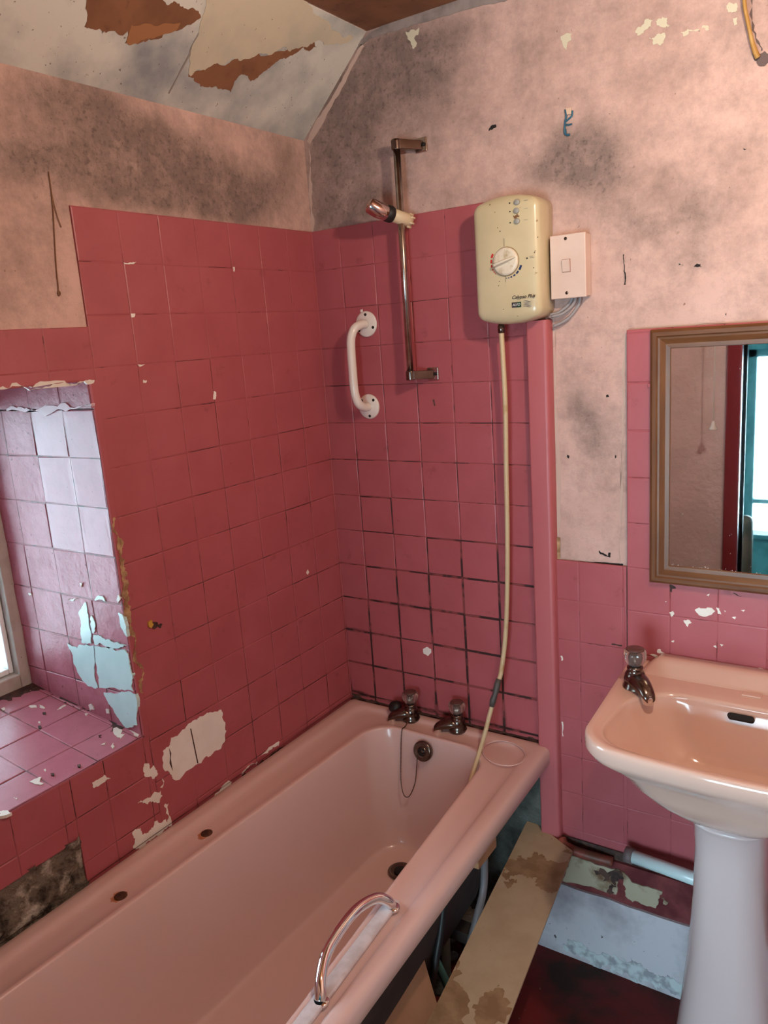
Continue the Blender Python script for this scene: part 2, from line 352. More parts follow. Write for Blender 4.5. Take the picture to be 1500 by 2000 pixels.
for P, m, h, j in [
  ([(331,1440),(354,1424),(371,1410),(385,1401),(402,1391),(420,1389),(429,1385),(437,1410),(437,1445),(416,1466),(385,1490),(334,1520),(325,1504),(315,1497),(315,1466),(327,1457)], 3, .0058, .5),
  ([(177,1527),(200,1513),(213,1519),(196,1529),(180,1538)], 3, .0058, .5),
  ([(278,1492),(285,1490),(290,1501),(297,1494),(304,1508),(297,1520),(279,1515)], 3, .0058, .6),
  ([(266,1568),(288,1557),(311,1543),(314,1553),(308,1567),(296,1564),(285,1570)], 3, .0058, .7),
  ([(255,1627),(271,1616),(274,1630),(287,1625),(297,1613),(304,1601),(324,1606),(322,1578),(318,1571),(326,1568),(332,1612),(315,1623),(290,1641),(269,1660),(257,1651)], 3, .0058, .8),
  ([(508,1474),(522,1459),(543,1447),(541,1456),(520,1470)], 3, .0058, .4),
  ([(310,1537),(314,1519),(317,1530),(314,1538)], 3, .0058, .6),
  ([(180,1725),(200,1709),(196,1718),(184,1730)], 3, .0058, .3),
  ([(350,1604),(380,1580),(378,1584),(352,1607)], 3, .0058, .6),
  ([(400,1565),(450,1526),(448,1531),(402,1569)], 3, .0058, .6),
  ([(470,1508),(500,1487),(498,1492),(470,1512)], 3, .0058, .6),
  ([(238,513),(263,512),(258,516),(240,516)], 3, .0058, .2), ([(252,613),(261,613),(259,620),(253,620)], 3, .0058, .2),
  ([(266,712),(280,712),(270,717)], 3, .0058, .1), ([(277,742),(284,743),(282,748),(277,748)], 3, .0058, .3),
  ([(413,780),(415,764),(419,766),(418,780)], 3, .0058, .2), ([(452,522),(455,522),(455,531),(453,530)], 3, .0058, .2), ([(598,1112),(601,1117),(598,1122),(595,1118)], 3, .0058, .2),
  ([(285,1214),(292,1210),(295,1218),(291,1226),(286,1224)], 5, .009, .3), ([(293,1216),(303,1214),(313,1218),(309,1226),(296,1227)], 4, .008, .6),
  ([(575,1460),(600,1437),(640,1405),(676,1372),(676,1378),(640,1412),(600,1444),(560,1476)], 4, .0056, .5),
  ([(470,1512),(510,1483),(548,1458),(600,1430),(598,1436),(550,1464),(512,1488),(474,1517)], 4, .0060, .5),
  ([(180,1738),(260,1680),(340,1620),(420,1562),(420,1566),(340,1626),(262,1686),(186,1740)], 4, .0056, .5),
 ]:
    tl.poly('L', jag(pab('L', P), j*.25, 3), h, m)
# flaked arris of the recess and cracks
for P in [[(221,1010),(223,1012),(229,1050),(233,1085),(240,1130),(247,1180),(256,1225),(262,1260),(266,1300),(275,1335),(277,1352),(271,1352),(266,1330),(258,1270),(250,1225),(241,1170),(233,1120),(226,1060)]]:
    tl.poly('L', jag(pab('L', P), .16, 4), .0057, 6)
for P in [[(368,1422),(370,1422),(384,1489),(382,1490)], [(327,1460),(331,1470),(330,1480),(334,1504),(328,1490),(329,1475)]]:
    tl.poly('L', pab('L', P), .0064, 4)
obj('wall_tiles', tl, [tile, grout_u, grout_l, white_t, grime_shade, yellow, edgec, grout_m], wall_left, fix=False,
    attr=grimef(TU, TV, YL, 0, ('L', lambda a, b: max(0, min(.30, (-.05-b)*.5))*(1 if a > -.6 else .3))))
# bare stone showing where tiles have fallen, above the bath
hb = MB(); n_, c_, f_, g_ = PL['L']
def stones(a, b):
    p = Vector((a*17+.4*noise.noise(Vector((a*30, b*30, 0))), b*24, 0)); d = noise.voronoi(p)[0]
    return max(-.002, .012*(1-d[0]*1.6))+.004*noise.noise(Vector((a*60, b*60, 3)))
na, nb = 110, 40; va = []
for j in range(nb+1):
    for i in range(na+1):
        a = -1.45+(cut_y+.005+1.45)*i/na; b = -.80+(cut_z+.02+.80)*j/nb; va.append((.0005+max(0, .95*stones(a, b)), a, b))
hb.add(va, [(j*(na+1)+i, j*(na+1)+i+1, (j+1)*(na+1)+i+1, (j+1)*(na+1)+i) for j in range(nb) for i in range(na)], 0, True)
obj('bare_stone', hb, rubble, wall_left, fix=False)
# recess of the window
rc = MB()
rc.add([(0, YR, WB), (WX-.12, YR, zsill(WX)), (WX-.12, YR, WT), (0, YR, WT)], [(0, 1, 2, 3)], 1)
rc.add([(0, WF, WB), (WX-.12, WF, zsill(WX)), (WX-.12, WF, WT), (0, WF, WT)], [(0, 1, 2, 3)], 0)
rc.add([(0, YR, WT), (WX-.12, YR, WT), (WX-.12, WF, WT), (0, WF, WT)], [(0, 1, 2, 3)], 0)
rc.add([(0, YR, zsill(0)), (WX-.12, YR, zsill(WX-.12)), (WX-.12, WF, zsill(WX-.12)), (0, WF, zsill(0))], [(0, 1, 2, 3)], 1)
XR = -.1; VR = .024
tiles(rc, 'R', .118, .1085, XR, VR, (WX, .005, WB+.0, .235), h=.006, amp=.0009, g=.004, mt=lambda a, b: 6 if b < -.10 or a < -.30 else 0)
tiles(rc, 'R', .118, .1085, XR, VR, (WX, .005, .238, WT), h=.0075, amp=.0008, g=.004, mt=lambda a, b: 6)
rc_s = MB()
tiles(rc, 'S', .118, .1085, -.085, -.91, (WX, .005, WF, YR), h=.005, amp=.001, g=.004)
for P, m, h, j in [
  ([(159,1193),(168,1180),(174,1174),(176,1190),(181,1225),(184,1255),(174,1255),(165,1253),(163,1225)], 2, .0082, .4),
  ([(137,1254),(160,1257),(188,1259),(191,1290),(197,1341),(180,1338),(167,1327),(158,1312),(150,1295),(146,1272)], 2, .0082, .4),
  ([(190,1259),(220,1262),(248,1266),(256,1275),(260,1300),(264,1330),(266,1348),(240,1345),(200,1341),(195,1300)], 2, .0082, .4),
  ([(208,1350),(235,1352),(270,1354),(273,1380),(273,1414),(250,1418),(240,1405),(228,1385),(216,1368)], 2, .0082, .4),
  ([(236,1195),(243,1197),(250,1215),(254,1242),(247,1232),(240,1215)], 2, .0082, .4),
  ([(188,1237),(200,1240),(213,1248),(220,1247),(235,1252),(252,1259),(240,1262),(210,1259),(190,1256)], 2, .0082, .6),
  ([(190,1170),(198,1161),(206,1162),(211,1173)], 2, .0082, .3), ([(185,1200),(188,1206),(190,1232),(187,1235)], 2, .0082, .6),
  ([(178,1375),(184,1373),(190,1383),(182,1386)], 3, .0084, .5), ([(212,1382),(218,1384),(219,1391),(213,1390)], 3, .0084, .4),
  ([(234,1165),(238,1160),(240,1170),(236,1176)], 3, .0084, .6), ([(162,1137),(166,1138),(165,1145)], 3, .0084, .5),
  ([(139,1168),(150,1167),(160,1168),(150,1171)], 3, .0084, .6), ([(61,1157),(66,1156),(68,1160),(62,1160)], 3, .0084, .3),
 ]: rc.poly('R', jag(pab('R', P), j*.2, 3), h, m)
for P in [[(57,1383),(72,1382),(73,1386),(60,1386)],[(76,1381),(89,1387),(86,1390),(78,1386)],[(112,1391),(126,1381),(130,1382),(120,1389)],[(222,1427),(229,1425),(236,1438),(244,1439),(236,1447),(228,1442)],
          [(254,1431),(262,1432),(273,1438),(270,1443),(262,1438)],[(198,1459),(207,1453),(206,1459)],[(217,1462),(222,1455),(225,1463),(220,1467)],[(58,1532),(70,1526),(82,1522),(78,1532),(86,1536),(74,1537)],
          [(0,1590),(14,1588),(24,1592),(10,1598),(-5,1600)],[(3,1388),(9,1386),(12,1390),(6,1392)],[(28,1562),(36,1563),(33,1567)],[(166,1398),(172,1398),(170,1403)],[(86,1508),(90,1506),(89,1512)],[(75,1414),(79,1413),(80,1418)]]:
    rc.poly('S', jag(pab('S', P), .12, 2), .0062, 3)
for x, y in [(78,1425),(103,1518),(196,1443),(155,1501),(87,1398)]:
    rc.poly('S', jag(pab('S', [(x-3,y-2),(x+3,y-3),(x+3,y+3),(x-2,y+2)]), .2, 1), .0068, 4)
rc.poly('S', jag(pab('S', [(60,1338),(100,1350),(160,1385),(215,1412),(262,1432),(262,1427),(215,1404),(165,1376),(120,1350),(75,1330)]), .25, 4), .0056, 4)
rc.poly('S', jag(pab('S', [(-40,1374),(0,1362),(60,1345),(80,1345),(60,1354),(0,1372),(-40,1384)]), .25, 4), .0056, 4)
# ragged white lip under the head of the recess
rc.poly('L', jag(pab('L', [(-10,759),(40,754),(100,750),(160,745),(182,743),(180,748),(130,752),(60,757),(0,761)]), .15, 3), .0058, 3)
rc.poly('R', jag(pab('R', [(20,798),(60,796),(120,793),(185,787),(185,793),(120,798),(20,802)]), .1, 3), .0095, 5)
recess = obj('recess_tiles', rc, [tilep, grout_p, cyan_t, flake, grime_shade, mat('pale_paint_ridge', (.62, .42, .46), .4), tilec], wall_left, fix=False)
# window: outer frame, sash, glass
wn = MB(); fx0, fx1 = WX-.05, WX+.004; zt, zb = WT, zsill(WX)-.01
wn.box((fx0, YR-.032, zb), (fx1, YR, zt)); wn.box((fx0, WF, zb), (fx1, WF+.032, zt))
wn.box((fx0, WF+.032, zb), (fx1, YR-.032, zb+.050)); wn.box((fx0, WF+.032, zt-.05), (fx1, YR-.032, zt))
win = obj('window_1', wn, framep, bev=.003, kind='structure')
sh = MB(); sx0, sx1 = fx0-.01, fx1-.022; y0, y1, z0, z1 = WF+.034, YR-.034, zb+.052, zt-.054; t = .012
sh.box((sx0, y1-t, z0), (sx1, y1, z1)); sh.box((sx0, y0, z0), (sx1, y0+t, z1)); sh.box((sx0, y0+t, z0), (sx1, y1-t, z0+.014)); sh.box((sx0, y0+t, z1-t), (sx1, y1-t, z1))
sh.box((sx0, (y0+y1)/2-.014, z0+.014), (sx1, (y0+y1)/2+.014, z1-t)); 
sash = obj('sash', sh, sashm, win, bev=.003)
gl = MB().box((sx0+.012, y0+t, z0+.014), (sx0+.016, y1-t, z1-t)); obj('window_pane', gl, glassm, win)

# --- back wall
wb = MB()
BX = .66
grid(wb, 'B', 0, WR, -1.39, CH+.03, .016, 0)
spb = [(640,320,60,70,.55),(660,200,50,60,.6),(720,140,50,50,.7),(790,110,60,50,.6),(830,200,60,60,.45),(700,260,60,50,.35),(650,420,50,40,.5),(720,400,50,40,.45),(770,330,60,60,.3),(880,60,70,30,.35),(860,130,60,30,.3),
       (960,250,60,40,.15),(1120,240,40,40,.15),(1110,300,50,30,.6),(1160,310,50,40,.6),(1080,340,60,25,.45),(1190,350,50,40,.35),(1240,430,60,40,.35),(1340,440,70,40,.3),(1370,400,60,40,.3),(1340,510,40,20,.4),(1120,700,30,30,.25),(1140,810,25,35,.5),(1170,860,30,40,.55),(1120,790,20,30,.3),(1180,900,30,20,.3),
       (1290,110,60,40,.15),(1450,60,50,60,.2),(1390,330,60,40,.15),(1480,560,30,60,.2),(1050,120,80,40,.15),(1250,590,60,20,.15),(1190,640,40,20,.2)]
wall_back = obj('wall_back', wb, plaster, attr=mouldf('B', spb, lambda p: .30 if p.z > .62 else .18, 1.15), kind='structure', fix=False)
tb = MB()
glb = lambda a, b: 2 if random.random() < max(0, min(.9, (-.05-b)*2.4)) else (5 if random.random() < max(0, min(1, (.5-b)*2.2)) else 1)
tiles(tb, 'B', TU, TV, XB, 0, (.0, .638, -.86, 6*TV), mg=glb, g=.003)
for P, m, h, j in [
  ([(828,1266),(836,1262),(844,1267),(844,1274),(838,1280),(829,1275)], 3, .0058, .15),
  ([(706,605),(710,603),(711,612),(708,611)], 3, .0058, .3),
  ([(690,1352),(740,1368),(800,1384),(860,1402),(920,1418),(1000,1432),(1048,1442),(1048,1452),(980,1436),(900,1420),(800,1396),(700,1366)], 4, .0056, .5),
  ([(847,780),(850,780),(852,792),(850,793)], 4, .0058, .1),
  ([(560+22,832),(590,832),(585,870)], 3, .0002, .1)]:
    tb.poly('B', jag(pab('B', P), j*.25, 3), h, m)
def gB(a, b):
    t = max(0, min(.62, (.12-b)*.75))
    if b < -.36: t += .12
    return t+.35*exp(-((b+.43)/.03)**2-((a-.28)/.12)**2)+.3*exp(-(a/.03)**2)*(b < -.3)+(.3 if b < -.69 else 0)
obj('shower_wall_tiles', tb, [tile, grout_u, grout_l, white_t, grime_shade, grout_m], wall_back, fix=False, attr=grimef(TU, TV, XB, 0, ('B', gB)))
tb = MB()
XR1, ZR1 = .976, .0900
TR = .1090
# low tiles right of the boxing
tiles(tb, 'B2', TR, TR, .753, -.233, (.694, .872, -1.045, -.238), mg=1)
tiles(tb, 'B2', .1085, TR, .872, -.233, (.872, WR, -1.045, -.47), mg=1)
ds = MB()
tiles(ds, 'B1', .105, TR, XR1-.001, ZR1, (.876, WR, -.468, .316), mg=1)
for P, m, h, j in [
  ([(1358,1190),(1366,1185),(1380,1187),(1392,1186),(1398,1192),(1388,1200),(1376,1203),(1366,1200)], 3, .0058, .5),
  ([(1336,1210),(1346,1209),(1352,1215),(1344,1223),(1340,1217)], 3, .0058, .5), ([(1400,1185),(1406,1187),(1410,1198),(1403,1197)], 3, .0058, .5), ([(1415,1190),(1419,1192),(1416,1196)], 3, .0058, .4),
  ([(1381,1161),(1387,1158),(1385,1163)], 3, .0058, .3), ([(1300,1173),(1303,1173),(1302,1175)], 3, .0058, .2), ([(1308,1195),(1316,1192),(1318,1198),(1312,1203)], 3, .0058, .5), ([(1448,1190),(1456,1190),(1453,1194)], 3, .0058, .5),
  ([(1284,1271),(1290,1266),(1295,1272),(1303,1276),(1300,1278),(1286,1274)], 3, .0058, .5), ([(1312,1251),(1318,1249),(1317,1253)], 3, .0058, .3), ([(1394,1260),(1399,1259),(1400,1264)], 3, .0058, .3), ([(1430,1204),(1438,1203),(1436,1208)], 3, .0058, .4),
  ([(1407,1256),(1414,1258),(1410,1261)], 3, .0058, .3), ([(1270,1277),(1284,1278),(1300,1281),(1300,1283),(1280,1281)], 3, .0058, .4), ([(1466,1304),(1480,1303),(1497,1306),(1500,1309),(1480,1308)], 3, .0058, .4),
  ([(1340,1296),(1352,1299),(1345,1300)], 3, .0058, .4), ([(1308,1143),(1316,1142),(1322,1148),(1314,1156),(1309,1153)], 4, .0057, .6), ([(1432,1157),(1440,1159),(1450,1163),(1440,1162)], 4, .0057, .5)]:
    ds.poly('B1', jag(pab('B1', P), j*.25, 2), h, m)
obj('splashback_tiles', ds, [tile, grout_u, grout_l, white_t, grime_shade], wall_back, fix=False)
for P, m, h, j in [
  ([(1096,1280),(1099,1279),(1101,1288),(1098,1289)], 3, .0058, .3), ([(1098,1408),(1101,1408),(1102,1436),(1100,1436)], 3, .0058, .2), ([(1085,1050),(1094,1050),(1108,1620),(1098,1620)], 5, .0005, .2),
  ([(1196,1255),(1216,1258),(1216,1261),(1196,1258)], 4, .0057, .2)]:
    tb.poly('B2', jag(pab('B2', P), j*.25, 2), h, m)
obj('low_wall_tiles', tb, [tile, grout_u, grout_l, white_t, grime_shade, edgec], wall_back, fix=False)
dd = MB()
for P, m, h, j in [
  ([(1095,72),(1105,66),(1117,65),(1116,78),(1108,84),(1106,98),(1101,92),(1098,82)], 0, .0010, .3),
  ([(1240,62),(1256,48),(1262,36),(1276,40),(1272,52),(1258,60),(1246,70)], 0, .0010, .7), ([(1280,42),(1294,32),(1304,36),(1302,46),(1310,50),(1296,54),(1286,50)], 0, .0010, .7),
  ([(1268,74),(1286,66),(1300,72),(1296,84),(1286,88),(1276,80)], 0, .0010, .7), ([(1330,64),(1345,58),(1360,62),(1384,52),(1386,58),(1366,68),(1340,70)], 0, .0010, .8),
  ([(1418,12),(1426,5),(1438,6),(1440,20),(1432,24),(1422,22)], 0, .0010, .5), ([(1432,36),(1440,34),(1440,48),(1434,50)], 0, .0010, .4),
  ([(792,62),(804,58),(819,54),(817,68),(809,76),(813,90),(808,96),(803,82),(796,76)], 0, .0012, .5),
  ([(700,96),(712,84),(752,66),(800,52),(860,34),(930,14),(985,4),(1000,-6),(940,-8),(860,4),(790,28),(750,48),(712,74),(700,82)], 1, .0016, .15),
  ([(600,276),(606,260),(640,205),(668,158),(700,96),(706,86),(712,90),(704,104),(676,160),(648,208),(614,268),(606,282)], 3, .0016, .2),
  ([(606,300),(603,290),(607,330),(609,390),(612,452),(608,452),(605,390)], 3, .0008, .3),
  ([(958,248),(968,243),(970,247),(962,253),(955,256)], 2, .0010, .5), ([(1355,520),(1362,515),(1370,522),(1362,522)], 2, .0010, .5), ([(1326,514),(1330,517),(1326,518)], 2, .0010, .3),
  ([(1184,772),(1188,771),(1190,775),(1184,776)], 2, .0010, .2), ([(1452,290),(1458,291),(1453,293)], 2, .0010, .2), ([(1108,888),(1112,890),(1111,895),(1108,893)], 2, .0010, .2), ([(1202,888),(1204,890),(1203,895),(1201,893)], 2, .0010, .2),
  ([(1217,497),(1219,497),(1220,530),(1222,556),(1219,556),(1218,530)], 2, .0010, .3), ([(1416,613),(1419,612),(1418,617)], 2, .0010, .2), ([(1170,1075),(1184,1083),(1192,1089),(1180,1085)], 2, .0010, .4), ([(1189,1079),(1193,1080),(1192,1089),(1188,1086)], 2, .0010, .3),
  ([(1082,640),(1086,640),(1094,1000),(1096,1100),(1091,1100),(1088,900)], 3, .0008, .25),
  ([(1219,660),(1226,650),(1232,644),(1275,636),(1340,634),(1500,622),(1500,630),(1340,641),(1240,648),(1228,660),(1218,800),(1213,1103),(1210,1100),(1214,800)], 3, .0012, .25),
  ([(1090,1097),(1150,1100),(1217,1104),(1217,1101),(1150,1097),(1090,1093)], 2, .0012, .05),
  ]:
    dd.poly('B', jag(pab('B', P), j*.25, 3), h, m)
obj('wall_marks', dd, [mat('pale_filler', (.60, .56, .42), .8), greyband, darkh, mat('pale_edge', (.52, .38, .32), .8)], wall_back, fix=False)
# lower wall: ledge, red painted render, lilac render
lw = MB()
lw.box((.694, -.022, -1.165), (WR, .0, -1.047), 0)
lw.box((.694, -.014, -1.062), (WR, -.012, -1.02), 3)  # black strip: ledge grime plus painted shade of the crevice under the tiles
lw.poly('B2', jag(pab('B2', [(1122,1663),(1150,1672),(1216,1690),(1208,1738),(1160,1722),(1104,1712),(1112,1690)]), .06, 3), .0215, 1)
lw.poly('B2', jag(pab('B2', [(1218,1692),(1240,1715),(1298,1732),(1285,1764),(1240,1752),(1226,1740),(1222,1715)]), .12, 3), .0215, 1)
lw.poly('B2', jag(pab('B2', [(1165,1690),(1215,1692),(1212,1712),(1206,1735),(1190,1730),(1200,1700)]), .3, 3), .0222, 3)
lw.poly('B2', jag(pab('B2', [(1296,1744),(1312,1750),(1300,1756)]), .3, 2), .0215, 1)
lo_ = []
for i in range(61):
    x = .60+(WR-.60)*i/60
    lo_.append((x, -1.164+.006*noise.noise(Vector((x*14, 0, 0)))))
P = [(x, -.03, z) for x, z in lo_]+[(WR, -.03, -1.39), (.60, -.03, -1.39)]
lw.prism(P, (0, .03, 0), 2)
lw.poly('B2', jag([(a, -1.335) for a in (.72, .76, .82, .88, .93, .98, 1.03)]+[(a, -1.372) for a in (1.03, .98, .93, .88, .82, .76, .72)], .3, 4), .0275, 4)
obj('lower_wall', lw, [lowred, mat('cream_bare_plaster', (.42, .36, .26), .85, c2=(.16, .09, .05), sc2=16, lo=.52, hi=.68, bump=.5), lilac, grime_shade, mat('chalky_salts', (.54, .60, .61), .8, c2=(.30, .30, .33), sc2=30, lo=.45, hi=.6)], wall_back, fix=False)
# bare wall behind and under the bath
ub = MB(); grid(ub, 'B', .0, .665, -1.39, -.80, .012, 0, h=.002)
V = []
for x, y, z in ub.v: V.append((x, y-.022*max(0, noise.noise(Vector((x*7, 1, z*7))))-.008*abs(noise.noise(Vector((x*30, 2, z*30)))), z))
ub.v = V; ub.sm = [True]*len(ub.sm)
obj('bare_wall_under_bath', ub, dimplaster, wall_back, fix=False)

# --- floor, ceiling, other walls
fl = MB(); fl.box((-.55, FR_-1.9, -1.45), (WR+.3, .05, -1.39))
obj('floor', fl, floorm, kind='structure')
cs = MB(); grid(cs, 'C', -.03, .226, FR_, 0.0, .02, 0)
V = []
for x, y, z in cs.v:
    e = .0; V.append((x+sn.x*e, y, z+sn.z*e))
cs.v = V; cs.sm = [True]*len(cs.sm)
ceil = MB(); ceil.box((.222, FR_, CH), (WR, 0, CH+.05), 0)
ceiling = obj('ceiling', ceil, brownp, kind='structure')
obj('sloping_ceiling', cs, greyp, ceiling, fix=False)
cp = MB()
for P, m, h, j in [
  ([(372,148),(372,100),(390,50),(402,0),(405,-60),(560,-60),(590,-5),(640,40),(690,72),(680,82),(640,86),(612,82),(590,90),(566,100),(530,106),(504,104),(470,118),(436,126),(420,124),(400,136),(385,134)], 0, .0016, .10),
  ([(368,136),(390,138),(420,122),(440,128),(472,112),(505,104),(530,106),(566,94),(596,84),(614,82),(618,92),(606,98),(592,92),(570,108),(545,116),(530,128),(512,142),(502,152),(484,148),(466,148),(458,158),(450,180),(424,172),(404,170),(382,160),(368,150)], 1, .0010, .10),
  ([(162,-60),(168,10),(165,52),(185,58),(215,60),(250,60),(244,84),(262,84),(290,76),(330,60),(370,48),(392,34),(388,22),(372,16),(352,12),(340,2),(330,10),(318,0),(300,-60)], 1, .0010, .10),
  ]:
    cp.poly('C', jag(pab('C', P), j, 3), h, m)
for P in [[(410,-10),(404,30),(372,92),(368,106),(340,160),(328,182),(330,183),(342,160),(370,108),(374,92),(406,30),(413,-10)]]:
    cp.poly('C', jag(pab('C', P), .02, 2), .0013, 2)  # thin dark line along the paper seam
cp.poly('C', jag(pab('C', [(246,84),(252,62),(256,48),(300,50),(352,44),(345,58),(300,74),(268,84)]), .06, 3), .0013, 3)
obj('torn_ceiling_paper', cp, [creamp, brownp, mat('dark_paper_seam', (.25, .22, .20), .8), mat('orange_bare_board', (.32, .145, .06), .85)], ceiling, fix=False)
rw = MB(); rw.box((WR, FR_-.12, -1.39), (WR+.1, 0.05, CH+.05)); obj('wall_right', rw, plaster, kind='structure')
# front wall with the doorway
DX0, DX1, DT = .775, 1.62, .62
fw = MB(); fw.box((-.03, FR_-.12, -1.39), (DX0-.0, FR_, CH+.05)); fw.box((DX1, FR_-.12, -1.39), (WR, FR_, CH+.05)); fw.box((DX0, FR_-.12, DT), (DX1, FR_, CH+.05))
frontp = mat('pink_rough_plaster', (.74, .58, .55), .6, c2=(.66, .52, .49), sc2=6, bump=1.0, bsc=38, bdist=.006, spec=.3)
obj('wall_front', fw, frontp, kind='structure')
jm = MB(); jm.box((DX0-.065, FR_-.13, -1.39), (DX0, FR_+.022, DT+.065)); jm.box((DX1, FR_-.13, -1.39), (DX1+.065, FR_+.022, DT+.065)); jm.box((DX0, FR_-.13, DT), (DX1, FR_+.022, DT+.065))
obj('door_frame', jm, jambm, bev=.006, kind='structure')
# landing beyond
LY = -3.7
lb = MB(); WX0, WX1, WZ0, WZ1 = .54, 1.80, -1.12, .10
lb.box((.1, LY-.1, -1.39), (WX0, LY, CH+.05)); lb.box((WX1, LY-.1, -1.39), (WR+.3, LY, CH+.05)); lb.box((WX0, LY-.1, -1.39), (WX1, LY, WZ0)); lb.box((WX0, LY-.1, WZ1), (WX1, LY, CH+.05))
lb.box((.0, LY-.1, -1.39), (.1, FR_-.12, CH+.05)); lb.box((WR+.2, LY-.1, -1.39), (WR+.3, FR_-.12, CH+.05))
obj('wall_landing', lb, teal, kind='structure')
lc = MB(); lc.box((.0, LY-.1, CH), (WR+.3, FR_-.12, CH+.05)); lc.box((WR, FR_-.12, -1.39), (WR+.3, FR_-.02, CH+.05)); obj('ceiling_landing', lc, sashm, kind='structure')
wf = MB()
for a, b in (((WX0, LY-.08, WZ0), (WX0+.05, LY-.02, WZ1)), ((WX1-.05, LY-.08, WZ0), (WX1, LY-.02, WZ1)), ((WX0, LY-.08, WZ0), (WX1, LY+.05, WZ0+.03)), ((WX0, LY-.08, WZ1-.05), (WX1, LY-.02, WZ1)), ((WX0, LY-.08, -.90), (WX1, LY-.03, -.87))): wf.box(a, b)
w2 = obj('window_2', wf, teal, bev=.003, kind='structure')
obj('window_pane', MB().box((WX0+.05, LY-.06, WZ0+.03), (WX1-.05, LY-.055, WZ1-.05)), glassm, w2)
nw = MB(); nw.tube([(.725, -2.62, -1.39), (.725, -2.62, -.76), (.725, -2.62, -.735), (.725, -2.62, -.722), (.725, -2.62, -.716)], [.038, .038, .034, .022, .006], n=20)
obj('newel_post', nw, newelm, label='dark green round-topped newel post on the landing, seen only in the mirror', cat='post')
bt = thing('light_pull_cord', 'cream light pull cord with a bell-shaped end, seen in the mirror against the pink wall', 'pull cord', (.684, -1.95, -.16))
obj('cord', MB().tube([(.684, -1.95, CH), (.684, -1.95, -.14)], .0022, n=6), cordm, bt)
obj('bell_pull', MB().lathe([(.002, .04), (.008, .036), (.009, .022), (.018, .004), (.018, 0), (.003, 0)], (.684, -1.95, -.17)), whitem, bt)
obj('ceiling_switch', MB().lathe([(.04, 0), (.04, .018), (.03, .024)], (.684, -1.95, CH), (0, 0, -1)), whitem, bt)
# the bulb
bl = thing('pendant_lamp_holder', 'black lamp holder hanging on a cream flex from the ceiling above the basin', 'lamp', BULB)
obj('flex', MB().tube([(BULB[0], BULB[1], CH), (BULB[0], BULB[1], BULB[2]+.09)], .003, n=8), cordm, bl)
obj('lamp_holder', MB().lathe([(.012, .10), (.02, .09), (.02, .06), (.015, .055)], BULB), black, bl)

# --- red boxing of the pipes
tr = MB()
P = [(.640, .0), (.640, -.026), (.644, -.030), (.684, -.030), (.692, -.026), (.696, -.018), (.697, .0)]
tr.prism([(x, y, .352) for x, y in P], (0, 0, -1.39)); tr.v = [(x, y, z) for x, y, z in tr.v]
obj('trim_1', tr, trimm, kind='structure', bev=.002)
# ---------------------------------------------------------------- bath
def qring(q, r, z, n=15, bow=0, rf=None):
    """rounded quad; q = corners BL BR FR FL (x, y), r = corner radii"""
    rr = r if isinstance(r, (list, tuple)) else [r]*4
    C = [Vector((a, b, 0)) for a, b in q]; out = []
    for i in range(4):
        c = C[i]; a = (C[i-1]-c).normalized(); b = (C[(i+1) % 4]-c).normalized(); R = rr[i]
        ang = a.angle(b); d = R/math.tan(ang/2); p0 = c+a*d; p1 = c+b*d; o = c+(a+b).normalized()*(R/sin(ang/2))
        v0, v1 = p0-o, p1-o; th = v0.angle(v1)
        for k in range(n+1):
            t = k/n; v = (v0*sin((1-t)*th)+v1*sin(t*th))/sin(th) if th > 1e-4 else v0
            out.append(o+v)
        nx = C[(i+1) % 4]; nr = rr[(i+1) % 4]
        c2 = nx; a2 = (c-c2).normalized(); b2 = (C[(i+2) % 4]-c2).normalized(); d2 = nr/math.tan(a2.angle(b2)/2); q1 = c2+a2*d2
        for k in range(1, 8): out.append(p1.lerp(q1, k/8) if False else out[-1 if k == 1 else -1]*0+(o+v1).lerp(q1, k/8))
    if bow:
        ys = [p.y for p in out]; y0 = min(ys); xs = [p.x for p in out]; xm = (min(xs)+max(xs))/2; hw = (max(xs)-min(xs))/2
        for p in out:
            if p.y < y0*.5: p.y -= bow*(1-((p.x-xm)/hw)**2)*max(0, (p.y/y0-.5)*2)
    return [(p.x, p.y, z) for p in out]
def lerpq(A, B, t): return [(a[0]+(b[0]-a[0])*t, a[1]+(b[1]-a[1])*t) for a, b in zip(A, B)]
def insetq(q, d):
    s = [(1, -1), (-1, -1), (-1, 1), (1, 1)]; return [(a+d*i, b+d*j) for (a, b), (i, j) in zip(q, s)]
bath = thing('bathtub', 'long pink enamelled bathtub with rust-stained rim in the tiled corner', 'bathtub', (.35, -.85, -1.39))
OQ = [(.006, -.008), (.672, -.008), (.722, -1.74), (.006, -1.74)]
IQ = [(.176, -.112), (.542, -.118), (.660, -1.60), (.120, -1.60)]
BQ = [(.225, -.165), (.500, -.165), (.560, -1.36), (.185, -1.36)]
R = []; ZR = -.757
for d, z, r in ((.004, -.805, .012), (0, -.800, .014), (0, -.772, .016), (.003, -.763, .016), (.010, -.7575, .016)): R.append(qring(insetq(OQ, d), r, z))
for t, z in ((.10, ZR), (.20, ZR+.0002), (.27, ZR-.001), (.32, ZR-.0045), (.37, ZR-.0075), (.5, ZR-.0085), (.70, ZR-.008), (.82, ZR-.0065), (.89, ZR-.0035), (.94, ZR-.0018), (.98, ZR-.0022), (1.0, ZR-.0035)):
    R.append(qring(lerpq(insetq(OQ, .010), IQ, t), [.016+(.085-.016)*t, .016+(.10-.016)*t, .016+(.14-.016)*t, .016+(.14-.016)*t], z))
ZB = -1.105
for t, z in ((.015, -.7635), (.05, -.7700), (.12, -.785), (.22, -.83), (.34, -.89), (.46, -.95), (.58, -1.005), (.70, -1.048), (.82, -1.076), (.92, -1.092), (1.0, -1.100)):
    R.append(qring(lerpq(IQ, BQ, t), [.085, .10, .14, .14], z))
